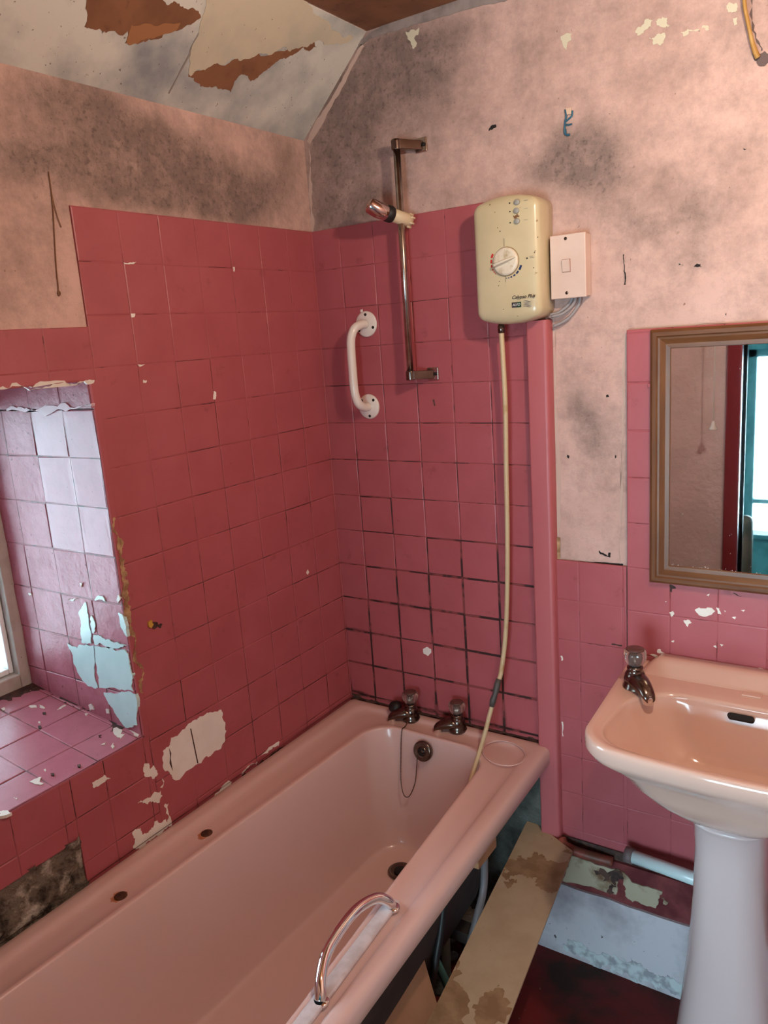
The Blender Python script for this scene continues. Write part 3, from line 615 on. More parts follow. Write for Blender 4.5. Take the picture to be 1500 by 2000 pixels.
for d, z in ((.02, -1.104), (.05, -1.106), (.09, -1.107)): R.append(qring(insetq(BQ, d), .07, z))
tub = MB().rings(R, False, True); tub.sm[-1] = True
tubo = obj('tub', tub, bathm, bath)
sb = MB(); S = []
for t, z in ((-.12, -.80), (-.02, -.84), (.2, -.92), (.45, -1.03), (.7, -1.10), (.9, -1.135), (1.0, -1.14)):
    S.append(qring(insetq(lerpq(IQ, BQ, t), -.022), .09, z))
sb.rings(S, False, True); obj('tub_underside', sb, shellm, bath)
# soap hollow in the tap-side corner of the rim, raised lip round it
sp_ = MB(); c = Vector((.575, -.105, ZR+.0005)); rim = [c+Vector((cos(a)*.060-sin(a)*.012, sin(a)*.058, 0)) for a in [2*pi*k/40 for k in range(40)]]
sp_.tube([q-Vector((0, 0, .0006)) for q in rim], .0014, 8, closed=True); obj('soap_hollow_rim', sp_, bathm, bath)
# waste and overflow
ov = MB(); oc = Vector((.340, -.1365, -.796)); on_ = Vector((.0, -1, .22)).normalized()
ov.lathe([(.029, -.006), (.029, .002), (.026, .005), (.021, .0055), (.018, .0035), (.016, .0035)], oc, on_, 32)
ovo = obj('overflow_plate', ov, chromed, bath)
oh = MB()
for k in range(6):
    a = k*pi/3; X = on_.orthogonal().normalized(); Y = on_.cross(X)
    oh.lathe([(.0038, .0), (.0038, .0062)], oc+(X*cos(a)+Y*sin(a))*.0085, on_, 10)
oh.lathe([(.0135, .0), (.0135, .0045)], oc, on_, 20, 1); obj('overflow_grating', oh, [darkh, chromed], ovo)
dr = MB(); dr.lathe([(.034, -.004), (.034, .002), (.029, .004), (.024, .001), (.012, -.001)], (.322, -.262, -1.100), (0, 0, 1), 32); obj('drain', dr, chromed, bath)
obj('drain_hole', MB().lathe([(.017, 0), (.017, .0035)], (.322, -.262, -1.1015), (0, 0, 1), 20), darkh, bath)
# rusty bolts where the other grip handle was
for x, y in ((.105, -.728), (.101, -.970)):
    b_ = MB(); b_.lathe([(.0135, -.002), (.0135, .0022), (.010, .0035), (.004, .003)], (x, y, ZR-.0078), (0, 0, 1), 14)
    rb_ = obj('rusty_bolt', b_, rust, bath)
    st_ = MB(); pts = [(x+cos(a)*.019*random.uniform(.8, 1.25), y-.003+sin(a)*.017*random.uniform(.8, 1.3), ZR-.0078) for a in [2*pi*k/24 for k in range(24)]]
    st_.add(pts+[(x, y, ZR-.0072)], [(k, (k+1) % 24, 24) for k in range(24)], 0, True); obj('rust_stain', st_, rustst, rb_)
# grip handle on the free rim, and a strip painting the cool-lit ledge
gp = MB(); gp.tube(smooth([(.626, -.730, ZR+.000), (.621, -.738, ZR+.018), (.608, -.757, ZR+.032), (.598, -.80, ZR+.038), (.600, -.855, ZR+.039), (.609, -.915, ZR+.034), (.625, -.955, ZR+.022), (.637, -.972, ZR+.008), (.640, -.978, ZR)], 5), .0105, 16)
gh = obj('grip_handle', gp, chromeb, bath)
for x, y in ((.627, -.730), (.641, -.978)): obj('handle_foot', MB().lathe([(.015, 0), (.015, .004), (.012, .006)], (x, y, ZR-.003), (0, 0, 1), 20), chromeb, gh)
pp = MB(); pp.prism([(.632, -.71, ZR-.006), (.604, -.71, ZR-.006), (.6445, -1.27, ZR-.006), (.671, -1.27, ZR-.006)], (0, 0, .009)); obj('cool_lit_ledge', pp, mat('lilac_cool_light', (.62, .56, .58), .4, c2=(.5,.44,.45), sc2=30), bath, bev=.003)  # added strip, its lilac colour stands for cool light on the inner ledge
# timber cradle and legs under the rim
for a, b in (((.615, -.425, -.868), (.657, -.33, -.800)), ((.608, -.53, -.846), (.652, -.43, -.800))):
    obj('timber_packing', MB().box(a, b), timber, bath, bev=.002)
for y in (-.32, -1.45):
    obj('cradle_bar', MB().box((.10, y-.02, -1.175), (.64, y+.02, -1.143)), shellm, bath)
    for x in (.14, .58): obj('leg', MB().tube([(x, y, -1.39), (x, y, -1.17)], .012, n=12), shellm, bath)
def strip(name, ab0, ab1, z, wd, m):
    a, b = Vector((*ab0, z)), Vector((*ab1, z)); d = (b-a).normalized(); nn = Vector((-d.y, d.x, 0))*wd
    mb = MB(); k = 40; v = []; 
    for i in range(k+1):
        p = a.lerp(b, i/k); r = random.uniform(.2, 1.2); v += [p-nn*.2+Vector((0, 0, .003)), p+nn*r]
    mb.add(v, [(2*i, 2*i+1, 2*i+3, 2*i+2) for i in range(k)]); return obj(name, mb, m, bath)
strip('grime_line', (.665, -.006), (.01, -.006), ZR-.001, .012, grime_shade)
strip('grime_line', (.008, -.01), (.008, -1.6), ZR-.001, -.006, grime_shade)

# ---------------------------------------------------------------- taps
def tap(label, loc, rz, s=1.0, name='pillar_tap', cap=True):
    t = thing(name, label, 'tap', loc, rz, local=True, group=None)
    b = MB()
    b.lathe([(.026*s, 0), (.026*s, .004*s), (.023*s, .008*s), (.021*s, .018*s), (.021*s, .030*s), (.018*s, .036*s), (.0145*s, .040*s), (.0165*s, .043*s), (.0165*s, .047*s), (.012*s, .050*s)], n=28)
    R_ = []
    for y, z, wx, wz in ((.006, .021, .0225, .017), (-.02, .021, .0215, .016), (-.038, .018, .0185, .0145), (-.052, .014, .0155, .0125), (-.062, .009, .0135, .0105), (-.069, .004, .010, .007)):
        R_.append([(cos(2*pi*k/20)*wx*s, y*s, (z+sin(2*pi*k/20)*wz)*s) for k in range(20)])
    b.rings(R_)
    obj('tap_body', b, chromed, t)
    obj('spout_tip', MB().lathe([(.0118*s, 0), (.0125*s, .012*s), (.0105*s, .020*s), (.004*s, .022*s)], (0, -.058*s, -.008*s), (0, 0, 1), 18), chromeb, t)
    k = MB(); prof = [(.012, .050), (.0155, .053), (.0200, .061), (.0235, .073), (.0220, .080), (.0200, .084)]
    n = 32; k.rings([[(cos(2*pi*j/n)*r*s*(1+.075*cos(8*2*pi*j/n)*(1 if .05 < h-.0 and r > .017 else .3)), sin(2*pi*j/n)*r*s*(1+.075*cos(8*2*pi*j/n)*(1 if r > .017 else .3)), h*s) for j in range(n)] for r, h in prof])
    kk = obj('knob', k, acry, t)
    obj('knob_core', MB().lathe([(.0085*s, .0505*s), (.0085*s, .070*s), (.006*s, .074*s)], n=16), chromed, kk)
    if cap: obj('cap', MB().lathe([(.0185*s, .0843*s), (.0185*s, .0865*s), (.016*s, .0875*s)], n=24), capm, kk)
    return t
t1 = tap('chrome bath tap with clear knob on the left, chain hanging beside it', (.250, -.044, ZR-.004), -1.05, name='bath_tap')
t2 = dup(t1, (.404, -.042, ZR-.004), -1.12, 'chrome bath tap with clear knob on the right, beside the dangling hose'); t2.name = 'bath_tap'
for t_ in (t1, t2): t_['group'] = 'pair of bath taps at the end of the bathtub'
tap('chrome basin tap with clear knob and brown cap at the left corner of the basin', (.938, -.166, -.470), .72, 1.08, name='basin_tap')
plug = MB(); plug.lathe([(.021, 0), (.021, .005), (.017, .010), (.015, .018)], (.196, -.040, ZR+.018), (-.2, -.75, .5), 24)
obj('bath_plug', plug, black, org=(.196, -.04, ZR), label='black rubber bath plug propped behind the left bath tap', cat='plug')
ch = thing('plug_chain', 'thin plug chain looping from the left bath tap down to the round overflow', 'chain', (.262, -.09, ZR))
cpx = smooth([(.259, -.078, ZR+.004), (.262, -.10, ZR), (.262, -.119, ZR-.008), (.263, -.135, -.85), (.269, -.150, -.905), (.283, -.160, -.937), (.300, -.158, -.935), (.316, -.150, -.895), (.323, -.146, -.845), (.327, -.145, -.808)], 14)
cm = MB(); L_ = 0
cm.tube(cpx, .0013, 6)
for i in range(0, len(cpx)-1, 2): cm.lathe([(.0004, -.0018), (.0021, 0), (.0004, .0018)], cpx[i], (0, 0, 1), 8)
obj('bead_chain', cm, chromed, ch)

# ---------------------------------------------------------------- shower rail, holder
ra = thing('shower_rail', 'tall chrome shower riser rail fixed to the wall above the tiles', 'shower rail', (.325, -.052, .22))
obj('rail', MB().tube([(.326, -.052, .795), (.325, -.052, .232)], .0088, n=20), chrome, ra)
for z, s_ in ((.795, 1), (.236, -1)):
    b = MB(); b.lathe([(.0125, -.011), (.0125, .011), (.010, .014)], (.3255, -.052, z), (0, 0, 1), 20)
    b.prism([(.3255-.008, -.052, z-.010), (.3255+.012, -.056, z-.010), (.372, -.010, z-.012), (.372, -.0, z-.012), (.352, -.0, z-.012)], (0, 0, .022))
    br = obj('wall_bracket', b, chromed, ra, bev=.0015)
    w_ = MB(); w_.box((.350, -.0055 - (.0035 if z < .5 else 0), z-.017), (.384, -.0002, z+.017)); obj('bracket_plate', w_, chrome, br, bev=.003)
    obj('screw_hole', MB().lathe([(.0045, 0), (.0045, .003)], (.376, -.0060-(.0035 if z < .5 else 0), z), (0, -1, 0), 12), darkh, br)
ho = thing('handset_holder', 'cream clamp with black collar and chrome shower cradle on the chrome rail', 'shower holder', (.325, -.052, .628))
A_ = Vector((-.40, -.87, .25)).normalized(); c0 = Vector((.3255, -.052, .626))
obj('clamp', MB().lathe([(.010, -.030), (.015, -.029), (.016, -.018), (.0165, -.017), (.0165, .026), (.014, .028)], c0, A_, 28), creamb, ho)
gz = MB()
for k in range(7):
    a = 2*pi*k/7; X = A_.orthogonal().normalized(); Y = A_.cross(X); p = c0+(X*cos(a)+Y*sin(a))*.0155-A_*.026; gz.tube([p-A_*.006, p+A_*.006], .003, 8)
obj('clamp_knurl', gz, creamb, ho)
obj('collar', MB().lathe([(.014, .025), (.0190, .026), (.0205, .031), (.0200, .043), (.018, .046)], c0, A_, 28), black, ho)
cr = MB(); e0 = c0+A_*.043; T_ = Vector((-.62, -.45, .55)).normalized()
pth = smooth([e0, e0+A_*.010, e0+A_*.020+T_*.004, e0+A_*.024+T_*.014, e0+A_*.025+T_*.023, e0+A_*.025+T_*.031], 5)
K_ = len(pth)-1; rr_ = [(.0180+.0022*min(1, i/10))*(1 if i < K_-7 else max(.12, 1-((i-(K_-7))/7)**2)**.5) for i in range(K_+1)]
cr.tube(pth, rr_, 24); obj('cradle_cup', cr, mat('pinkish_chrome', (.62, .50, .48), .12, 1), ho)

# ---------------------------------------------------------------- grab bar
gb = thing('grab_bar', 'white curved grab bar screwed to the red tiles beside the shower rail', 'grab bar', (.16, -.03, .26))
hz = -.007
path = smooth([(.166, hz-.004, .377), (.163, -.030, .376), (.157, -.052, .366), (.151, -.062, .340), (.1495, -.064, .30), (.1495, -.064, .255), (.1495, -.064, .215), (.151, -.062, .188), (.154, -.053, .165), (.155, -.032, .154), (.155, hz-.004, .153)], 6)
obj('bar', MB().tube(path, .0118, 20), whitem, gb)
for z, x, hs in ((.377, .166, ((.002, .025), (.024, -.010), (-.022, -.015))), (.153, .155, ((-.020, .017), (.019, .018), (.003, -.026)))):
    f_ = obj('flange', MB().lathe([(.0345, .0), (.0345, .003), (.031, .0055), (.016, .007)], (x, hz+.002, z), (0, -1, 0), 40), whitem, gb)
    for dx, dz in hs:
        obj('screw_hole', MB().lathe([(.0040, .0), (.0040, .0068)], (x+dx, hz+.002, z+dz), (0, -1, 0), 14), darkh, f_)

# ---------------------------------------------------------------- electric shower
es = thing('electric_shower', 'yellowed cream electric shower box with a round dial and three buttons', 'electric shower', (.63, -.045, .36))
HX0, HX1, HZ0, HZ1, HD = .541, .704, .364, .616, .088
def outline(ins, n=12):
    x0, x1, z0, z1 = HX0+ins, HX1-ins, HZ0+ins, HZ1-ins; r = max(.004, .016-ins*.5); o = []
    def arc(cx, cz, a0, a1): return [(cx+r*cos(a0+(a1-a0)*k/n), cz+r*sin(a0+(a1-a0)*k/n)) for k in range(n+1)]
    top = [(x1-r-(x1-x0-2*r)*k/12, z1) for k in range(1, 12)]; bot = [(x0+r+(x1-x0-2*r)*k/12, z0) for k in range(1, 12)]
    sd = [(x0, z1-r-(z1-z0-2*r)*k/6) for k in range(1, 6)]; sd2 = [(x1, z0+r+(z1-z0-2*r)*k/6) for k in range(1, 6)]
    P = arc(x1-r, z1-r, 0, pi/2)+top+arc(x0+r, z1-r, pi/2, pi)+sd+arc(x0+r, z0+r, pi, 1.5*pi)+bot+arc(x1-r, z0+r, 1.5*pi, 2*pi)+sd2
    out = []
    for x, z in P:
        u = (x-(HX0+HX1)/2)/((HX1-HX0)/2); b = .016*(1-u*u)
        s_ = max(0, (z-.57)/.046) if z > .57 else (max(0, (.41-z)/.046) if z < .41 else 0)
        out.append((x, z+(b if z > .5 else -b)*min(1, s_)))
    return out
def hfront(x): u = (x-(HX0+HX1)/2)/((HX1-HX0)/2); return -(HD+.006*(1-u*u))
Rg = []
for ins, y in ((.004, -.002), (0, -.006), (0, -.040), (0, -.072), (.0012, -.079), (.004, -.0845), (.009, -.0878), (.016, None), (.035, None), (.06, None), (.078, None)):
    Rg.append([(x, (hfront(x) if y is None else y), z) for x, z in outline(ins)])
obj('casing', MB().rings(Rg), cream, es)
def fp(dx, dz, px=True):    # a point of the front face seen at a pixel
    y = -.09; p = at(dx, dz, (0, 1, 0), y); return (p.x, hfront(p.x), p.z)
btn = []
for (x, y), (lx, ly) in (((1011, 395), (996.6, 397)), ((1010, 411.6), (997.4, 413.6)), ((1011, 432.4), (997.8, 435.4))):
    p = Vector(fp(x, y)); q = Vector(fp(lx, ly))
    r_ = []
    for rr2, h in ((1, .001), (1, -.003), (.8, -.0045)): r_.append([(p.x+cos(2*pi*k/20)*.0068*rr2, p.y+h, p.z+sin(2*pi*k/20)*.0062*rr2) for k in range(20)])
    obj('button', MB().rings(r_), greybtn, es)
    obj('indicator_light', MB().lathe([(.0016, 0), (.0016, .0016)], q+Vector((0, .0008, 0)), (0, -1, 0), 10), darkh, es)
    pr = MB(); w0 = Vector(fp(1024, ly-5)); pr.box((w0.x, w0.y-.0006, w0.z), (w0.x+.0085, w0.y+.001, w0.z+.0012)); obj('button_caption', pr, greyprint, es)
sm_ = MB(); p = Vector(fp(1010, 423)); 
sm_.prism([(p.x+a, p.y-.0008, p.z+b) for a, b in jag([(-.007, -.002), (-.009, .002), (-.004, .001), (0, .0035), (.005, .002), (.008, .001), (.004, -.001), (0, -.003)], .3, 2)], (0, .0015, 0)); obj('scorch_mark', sm_, mat('brown_scorch', (.18, .08, .03), .6), es)
kc = Vector(fp(990, 511))
kb = MB().lathe([(.0310, -.001), (.0310, .004), (.0295, .0065), (.026, .0080), (.0225, .0082)], kc, (0, -1, 0), 48)
kn = obj('dial', kb, knobm, es)
gr = MB(); a_ = math.radians(14); dx = Vector((cos(a_), 0, sin(a_))); dz = Vector((-sin(a_), 0, cos(a_))); c1 = kc+Vector((0, -.0075, 0))
Rr = []
for t, wd, h in ((-1.0, .0045, .002), (-.9, .0062, .008), (-.4, .0058, .012), (.2, .0045, .012), (.75, .0026, .009), (.95, .0010, .003)):
    q = c1+dx*(t*.0295); Rr.append([tuple(q-dz*wd+Vector((0, .002, 0))), tuple(q-dz*wd*.45-Vector((0, h, 0))), tuple(q+dz*wd*.45-Vector((0, h, 0))), tuple(q+dz*wd+Vector((0, .002, 0)))])
obj('dial_grip', MB().rings(Rr, sm=False), knobm, kn, bev=.0008)
obj('dial_ring', MB().lathe([(.0325, 0), (.0325, .0006)], kc+Vector((0, -.0004, 0)), (0, -1, 0), 48), mat('brown_ring', (.30, .20, .10), .6), kn)  # flat brown disc, slightly wider than the dial
def arcmark(a0, a1, r0, r1, mb):
    v = []
    for k in range(7):
        a = math.radians(a0+(a1-a0)*k/6)
        for r in (r0, r1): x = kc.x+cos(a)*r; v.append((x, hfront(x)-.0009, kc.z+sin(a)*r))
    mb.add(v, [(2*k, 2*k+1, 2*k+3, 2*k+2) for k in range(6)])
mr_ = MB()
for a0, a1, w2_ in ((148, 162, .005), (168, 180, .0042), (186, 195, .0036), (200, 206, .003), (210, 215, .0025), (219, 223, .002)): arcmark(a0, a1, .0355, .0355+w2_, mr_)
obj('hot_scale', mr_, redmark, es, fix=False)
mb_ = MB()
for a0, a1, w2_ in ((-34, -18, .005), (-50, -39, .0042), (-63, -55, .0036), (-75, -68, .003), (-84, -79, .0025), (-92, -88, .002)): arcmark(a0, a1, .0355, .0355+w2_, mb_)
obj('cold_scale', mb_, bluemark, es, fix=False)
def text(name, s, x, z, size, m, parent, sh=0, yoff=.0008, bold=0):
    c = bpy.data.curves.new(name, 'FONT'); c.body = s; c.size = size; c.shear = sh; c.extrude = .0002; c.offset = bold
    tmp = bpy.data.objects.new('tmp', c); sc.collection.objects.link(tmp); bpy.context.view_layer.update()
    me = bpy.data.meshes.new_from_object(tmp.evaluated_get(bpy.context.evaluated_depsgraph_get())); bpy.data.objects.remove(tmp)
    mb = MB(); yy = hfront(x+.02)-yoff
    mb.v = [(x+v.co.x, yy-v.co.z, z+v.co.y) for v in me.vertices]
    for pl in me.polygons: mb.f.append(list(pl.vertices)); mb.m.append(0); mb.sm.append(False)
    return obj(name, mb, m, parent)
p0 = Vector(fp(1001, 584.5)); text('model_lettering', 'Calypso Plus', p0.x, p0.z, .0112, inkm, es, .35, .0022, .00010)
p1 = Vector(fp(1001.5, 601)); lb_ = MB(); y_ = hfront(p1.x+.01)-.0018
lb_.box((p1.x, y_, p1.z), (p1.x+.0225, y_+.004, p1.z+.0115), 0); lb_.box((p1.x+.0225*.62, y_-.0002, p1.z), (p1.x+.0225, y_+.004, p1.z+.0115), 1)
bd = obj('maker_badge', lb_, [inkm, greenmark], es)
text('badge_lettering', 'ALFO', p1.x+.0016, p1.z+.0032, .0078, silver, bd, .3, .0028, .0001)
wv = MB()
for k in range(5):
    v = []; x0_ = p1.x+.0255
    for i in range(25):
        t = i/24; x = x0_+t*.025; z = p1.z-.0002+k*.0030+sin(t*2*pi)*.0011+(.0018*max(0, t-.75)*4 if 1 else 0); tt = .0005*sin(pi*min(1, t*1.02+.02))
        v += [(x, hfront(x)-.0012, z-tt), (x, hfront(x)-.0012, z+tt)]
    wv.add(v, [(2*i, 2*i+1, 2*i+3, 2*i+2) for i in range(24)])
obj('wave_emblem', wv, bluemark, es, fix=False)
q = Vector(fp(1030, 504.5)); obj('indicator_light', MB().lathe([(.0018, 0), (.0018, .0012)], q, (0, -1, 0), 10), darkh, es)
cpn = MB(); cpn.box((q.x+.006, q.y-.0006, q.z), (q.x+.017, q.y+.001, q.z+.001)); cpn.box((q.x+.006, q.y-.0006, q.z+.003), (q.x+.014, q.y+.001, q.z+.004)); obj('indicator_caption', cpn, greyprint, es)
for x, y in ((978, 452), (973.5, 445), (1044, 493), (1045, 490), (1042, 523), (975, 558), (977, 550), (1050, 463), (985, 604), (958, 400), (968, 415)):
    q = Vector(fp(x, y)); obj('dirt_speck', MB().lathe([(random.uniform(.0008, .0016), 0), (.001, .0008)], q, (0, -1, 0), 7), mat('speck', (.12, .08, .04), .6) if 'speck' not in bpy.data.materials else bpy.data.materials['speck'], es)
# outlet and hose
obj('outlet_spigot', MB().lathe([(.0065, 0), (.0065, -.014), (.0085, -.016), (.0085, -.032), (.006, -.034)], (.588, -.052, .362), (0, 0, 1), 20), chromed, es)
hs_ = thing('shower_hose', 'yellowed rubber hose hanging from the electric shower down into the bathtub', 'hose', (.575, -.05, -.2))
hp = smooth([(.588, -.052, .335), (.5885, -.050, .27), (.5885, -.046, .16), (.583, -.042, 0), (.578, -.040, -.18), (.571, -.040, -.34), (.563, -.045, -.46), (.556, -.062, -.545), (.552, -.074, -.572)], 10)
obj('upper_hose', MB().tube(hp, .0062, 14), hosem, hs_)
obj('hose_joiner', MB().tube([(.553, -.072, -.564), (.551, -.078, -.578), (.549, -.084, -.595), (.548, -.087, -.601), (.544, -.093, -.618), (.541, -.097, -.634)], [.0068, .0085, .0085, .0068, .0088, .0066], 18), hosed, hs_)
hp2 = smooth([(.543, -.095, -.628), (.535, -.104, -.665), (.527, -.118, -.71), (.522, -.145, -.752), (.522, -.180, -.785), (.530, -.215, -.800), (.545, -.250, -.806), (.550, -.280, -.812), (.548, -.31, -.83)], 10)
obj('lower_hose', MB().tube(hp2, [.0060 if i < 50 else .0050 for i in range(len(hp2))], 14), hosem, hs_)

# ---------------------------------------------------------------- isolator switch and cables
sw = thing('isolator_switch', 'square-cornered off-white switch box beside the electric shower', 'switch', (.752, -.02, .465))
obj('back_box', MB().box((.712, -.034, .397), (.792, -.0005, .533)), switchm, sw, bev=.003)
obj('face_plate', MB().box((.7105, -.041, .3955), (.7935, -.0335, .5345)), switchm, sw, bev=.002)
pc = at(1106, 519, (0, 1, 0), -.041)
obj('rocker_surround', MB().box((pc.x-.0100, -.0415, pc.z-.0145), (pc.x+.0100, -.040, pc.z+.0145)), mat('joint_shadow_line', (.30, .17, .13), .6), sw)
rk = MB(); rk.add([(pc.x-.0088, -.0412, pc.z-.0132), (pc.x+.0088, -.0412, pc.z-.0132), (pc.x+.0088, -.0412, pc.z+.0132), (pc.x-.0088, -.0412, pc.z+.0132), (pc.x-.0088, -.0432, pc.z-.0132), (pc.x+.0088, -.0432, pc.z-.0132), (pc.x+.0088, -.0475, pc.z+.0132), (pc.x-.0088, -.0475, pc.z+.0132)],
       [(0, 3, 2, 1), (4, 5, 6, 7), (0, 1, 5, 4), (1, 2, 6, 5), (2, 3, 7, 6), (3, 0, 4, 7)]); obj('rocker', rk, switchm, sw, bev=.0008)
for x, y in ((1104.5, 466), (1107, 572)):
    q = at(x, y, (0, 1, 0), -.041); s__ = obj('screw', MB().lathe([(.0036, 0), (.0036, .0010), (.002, .0013)], (q.x, -.0408, q.z), (0, -1, 0), 14), chromed, sw)
    obj('screw_slot', MB().box((q.x-.003, -.0424, q.z-.0005), (q.x+.003, -.0410, q.z+.0005)), darkh, s__)
cb = thing('supply_cables', 'grey cables drooping from the switch box to the electric shower', 'cable', (.73, -.015, .37))
for pts in ([(.762, -.018, .400), (.757, -.018, .385), (.745, -.020, .372), (.728, -.022, .362), (.705, -.024, .358)],
            [(.752, -.012, .400), (.747, -.012, .388), (.735, -.014, .376), (.718, -.016, .366), (.700, -.018, .362)],
            [(.770, -.010, .400), (.765, -.010, .380), (.748, -.012, .358), (.728, -.014, .344), (.705, -.016, .336)]):
    obj('cable', MB().tube(smooth(pts, 6), .0038, 10), cablem, cb)

# ---------------------------------------------------------------- mirror
mi = thing('wall_mirror', 'wide wall mirror in an oak frame above the basin', 'mirror', (1.165, -.02, .02))
MX0, MX1, MZ0, MZ1 = .931, 1.385, -.264, .313
prof = [(0, -.012), (0, -.026), (.006, -.031), (.014, -.0315), (.017, -.028), (.021, -.027), (.032, -.021), (.041, -.020), (.0425, -.0155)]
for nm, a, b, dirn, m in (('frame_rail', (MX0, MZ1), (MX1, MZ1), (0, -1), oakh), ('frame_rail', (MX1, MZ0), (MX0, MZ0), (0, 1), oakh), ('frame_stile', (MX0, MZ0), (MX0, MZ1), (1, 0), oak), ('frame_stile', (MX1, MZ1), (MX1, MZ0), (-1, 0), oak)):
    ax = Vector((b[0]-a[0], 0, b[1]-a[1])).normalized(); iw = Vector((dirn[0], 0, dirn[1])); A = Vector((a[0], 0, a[1])); B = Vector((b[0], 0, b[1]))
    r0 = [A+iw*d+ax*d+Vector((0, y, 0)) for d, y in prof]; r1 = [B+iw*d-ax*d+Vector((0, y, 0)) for d, y in prof]
    mbq = MB(); n = len(prof); v = r0+r1+[A+iw*.0425+ax*.0425+Vector((0, -.011, 0)), B+iw*.0425-ax*.0425+Vector((0, -.011, 0))]
    mbq.add(v, [(i, i+1, n+i+1, n+i) for i in range(n-1)]+[(n-1, 2*n, 2*n+1, 2*n-1)], 0, False)
    mbq.add([A+Vector((0, -.0105, 0)), B+Vector((0, -.0105, 0)), B+Vector((0, -.012, 0)), A+Vector((0, -.012, 0))], [(0, 1, 2, 3)])
    obj(nm, mbq, m, mi)
mg_ = MB().box((MX0+.040, -.0158, MZ0+.040), (MX1-.040, -.012, MZ1-.040)); obj('mirror_glass', mg_, mirrorm, mi)
ed = MB()
for i in range(60):
    x = random.uniform(MX0+.045, 1.2); z = random.choice([random.gauss(MZ0+.0445, .0015), random.uniform(MZ0+.045, MZ1-.05)]) if random.random() < .75 else random.uniform(-.2, 0.1)
    if z < MZ0+.043: z = MZ0+.0435
    r = random.uniform(.0004, .0011); ed.lathe([(r, 0), (r*.6, .0004)], (x, -.0158, z), (0, -1, 0), 6)
obj('paint_specks', ed, flake, mi, kind='stuff')
pk = at(1272, 752, (0, 1, 0), -.018)
obj('mirror_clip', MB().box((pk.x-.007, -.022, pk.z-.005), (pk.x+.004, -.016, pk.z+.004)), tile, mi, bev=.001)

# ---------------------------------------------------------------- basin
ba = thing('wash_basin', 'pink china wash basin with a wide shallow bowl under the mirror', 'wash basin', (1.16, -.24, -.5))
bm_ = MB(); cx = 1.160
BO = [(.884, -.018), (1.436, -.018), (1.415, -.452), (.905, -.452)]
def bq(l, r, b, f): return [(l, b), (r, b), (r, f), (l, f)]
RB = []
def rb(q, r, z, bow): RB.append(qring(q, r, z, bow=bow))
W = .22
# under side, from the neck out to the rim
rb(bq(1.105, 1.215, -.15, -.29), .04, -.70, 0); rb(bq(1.10, 1.22, -.145, -.30), .045, -.660, 0)
for t, z in ((0, -.655), (.25, -.640), (.5, -.612), (.72, -.578), (.88, -.545)):
    rb(lerpq(bq(1.075, 1.245, -.12, -.34), insetq(BO, .03), t), [.05, .05, .085, .085], z, .02*t)
rb(insetq(BO, .022), [.02, .02, .075, .075], -.522, .020); rb(insetq(BO, .006), [.012, .012, .075, .075], -.505, .024); rb(insetq(BO, .0), [.012, .012, .075, .075], -.492, .025)
rb(insetq(BO, .0), [.012, .012, .075, .075], -.474, .025); rb(insetq(BO, .0012), [.012, .012, .074, .074], -.4665, .025); rb(insetq(BO, .0045), [.012, .012, .072, .072], -.4633, .025); rb(insetq(BO, .016), [.012, .012, .066, .066], -.4635, .024)
BI = [(.945, -.165), (1.375, -.165), (1.392, -.430), (.930, -.430)]
OB = insetq(BO, .016)
for t, z in ((.35, -.4665), (.7, -.4675), (.93, -.468), (1.0, -.4695)): rb(lerpq(OB, BI, t), [.012+.10*t, .012+.10*t, .066+.0*t, .066+.0*t], z, .024)
BB = bq(1.04, 1.28, -.22, -.36)
for t, z in ((.012, -.4765), (.06, -.488), (.2, -.510), (.4, -.545), (.62, -.575), (.82, -.592), (1.0, -.600)): rb(lerpq(BI, BB, t), [.112-.04*t, .112-.04*t, .068, .068], z, .024*(1-t))
rb(insetq(BB, .05), .02, -.603, 0)
# the deck of the back dips: nothing else on the rim
v = []
bm_.rings(RB, False, True)
bm_.sm[-1] = True
obj('bowl', bm_, basinm, ba)
us = MB(); U = []
for x in [cx-.232+.464*i/30 for i in range(31)]:
    e = min(1, (x-(cx-.232))/.03, ((cx+.232)-x)/.03); e = max(0, e); e = e*e*(3-2*e)
    z1 = -.4655+.024*e
    U.append([(x, -.098, -.4675), (x, -.090, -.4662), (x, -.084, -.4655+.004*e), (x, -.062, -.4655+.018*e), (x, -.052, z1), (x, -.040, z1+.001*e), (x, -.019, z1+.001*e), (x, -.019, -.47)])
us.rings(U, True, True); obj('upstand', us, basinm, ba)
# overflow slot
q0 = at(1413, 1388, (0, 1, 0), -.170); 
of = MB(); cen = Vector((1.16, -.1745, -.490)); tx = Vector((1, 0, 0)); tn = Vector((0, -.75, .66)).normalized(); tu = tn.cross(tx).normalized()
ring = [cen+tx*(s_*.020+cos(a)*.0062)+tu*sin(a)*.0062 for s_, A0 in ((1, -pi/2), (-1, pi/2)) for a in [A0+pi*k/10 for k in range(11)]]
of.prism([p+tn*.004 for p in ring], -tn*.014); obj('overflow_slot', of, darkh, ba)
sr = MB(); sr.box((1.150, -.118, -.4685), (1.190, -.098, -.4635)); obj('soap_ridge', sr, basinm, ba, bev=.003)
obj('plug_chain_stay', MB().lathe([(.009, 0), (.010, .003), (.006, .008)], (1.222, -.172, -.482), (0, -.8, .6), 18), chromeb, ba)
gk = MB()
gk.poly('B1', [(.878, -.468), (.905, -.468), (1.0, -.468), (1.43, -.468), (1.43, -.478), (1.0, -.478), (.93, -.476), (.912, -.50), (.878, -.51)], .004); obj('gap_shade_strip', gk, grime_shade, ba)  # black strip painted for the shade in the gap behind the basin
pe = thing('basin_pedestal', 'tall pale china pedestal flaring to the floor beneath the basin', 'pedestal', (1.16, -.23, -1.39))
PRG = []
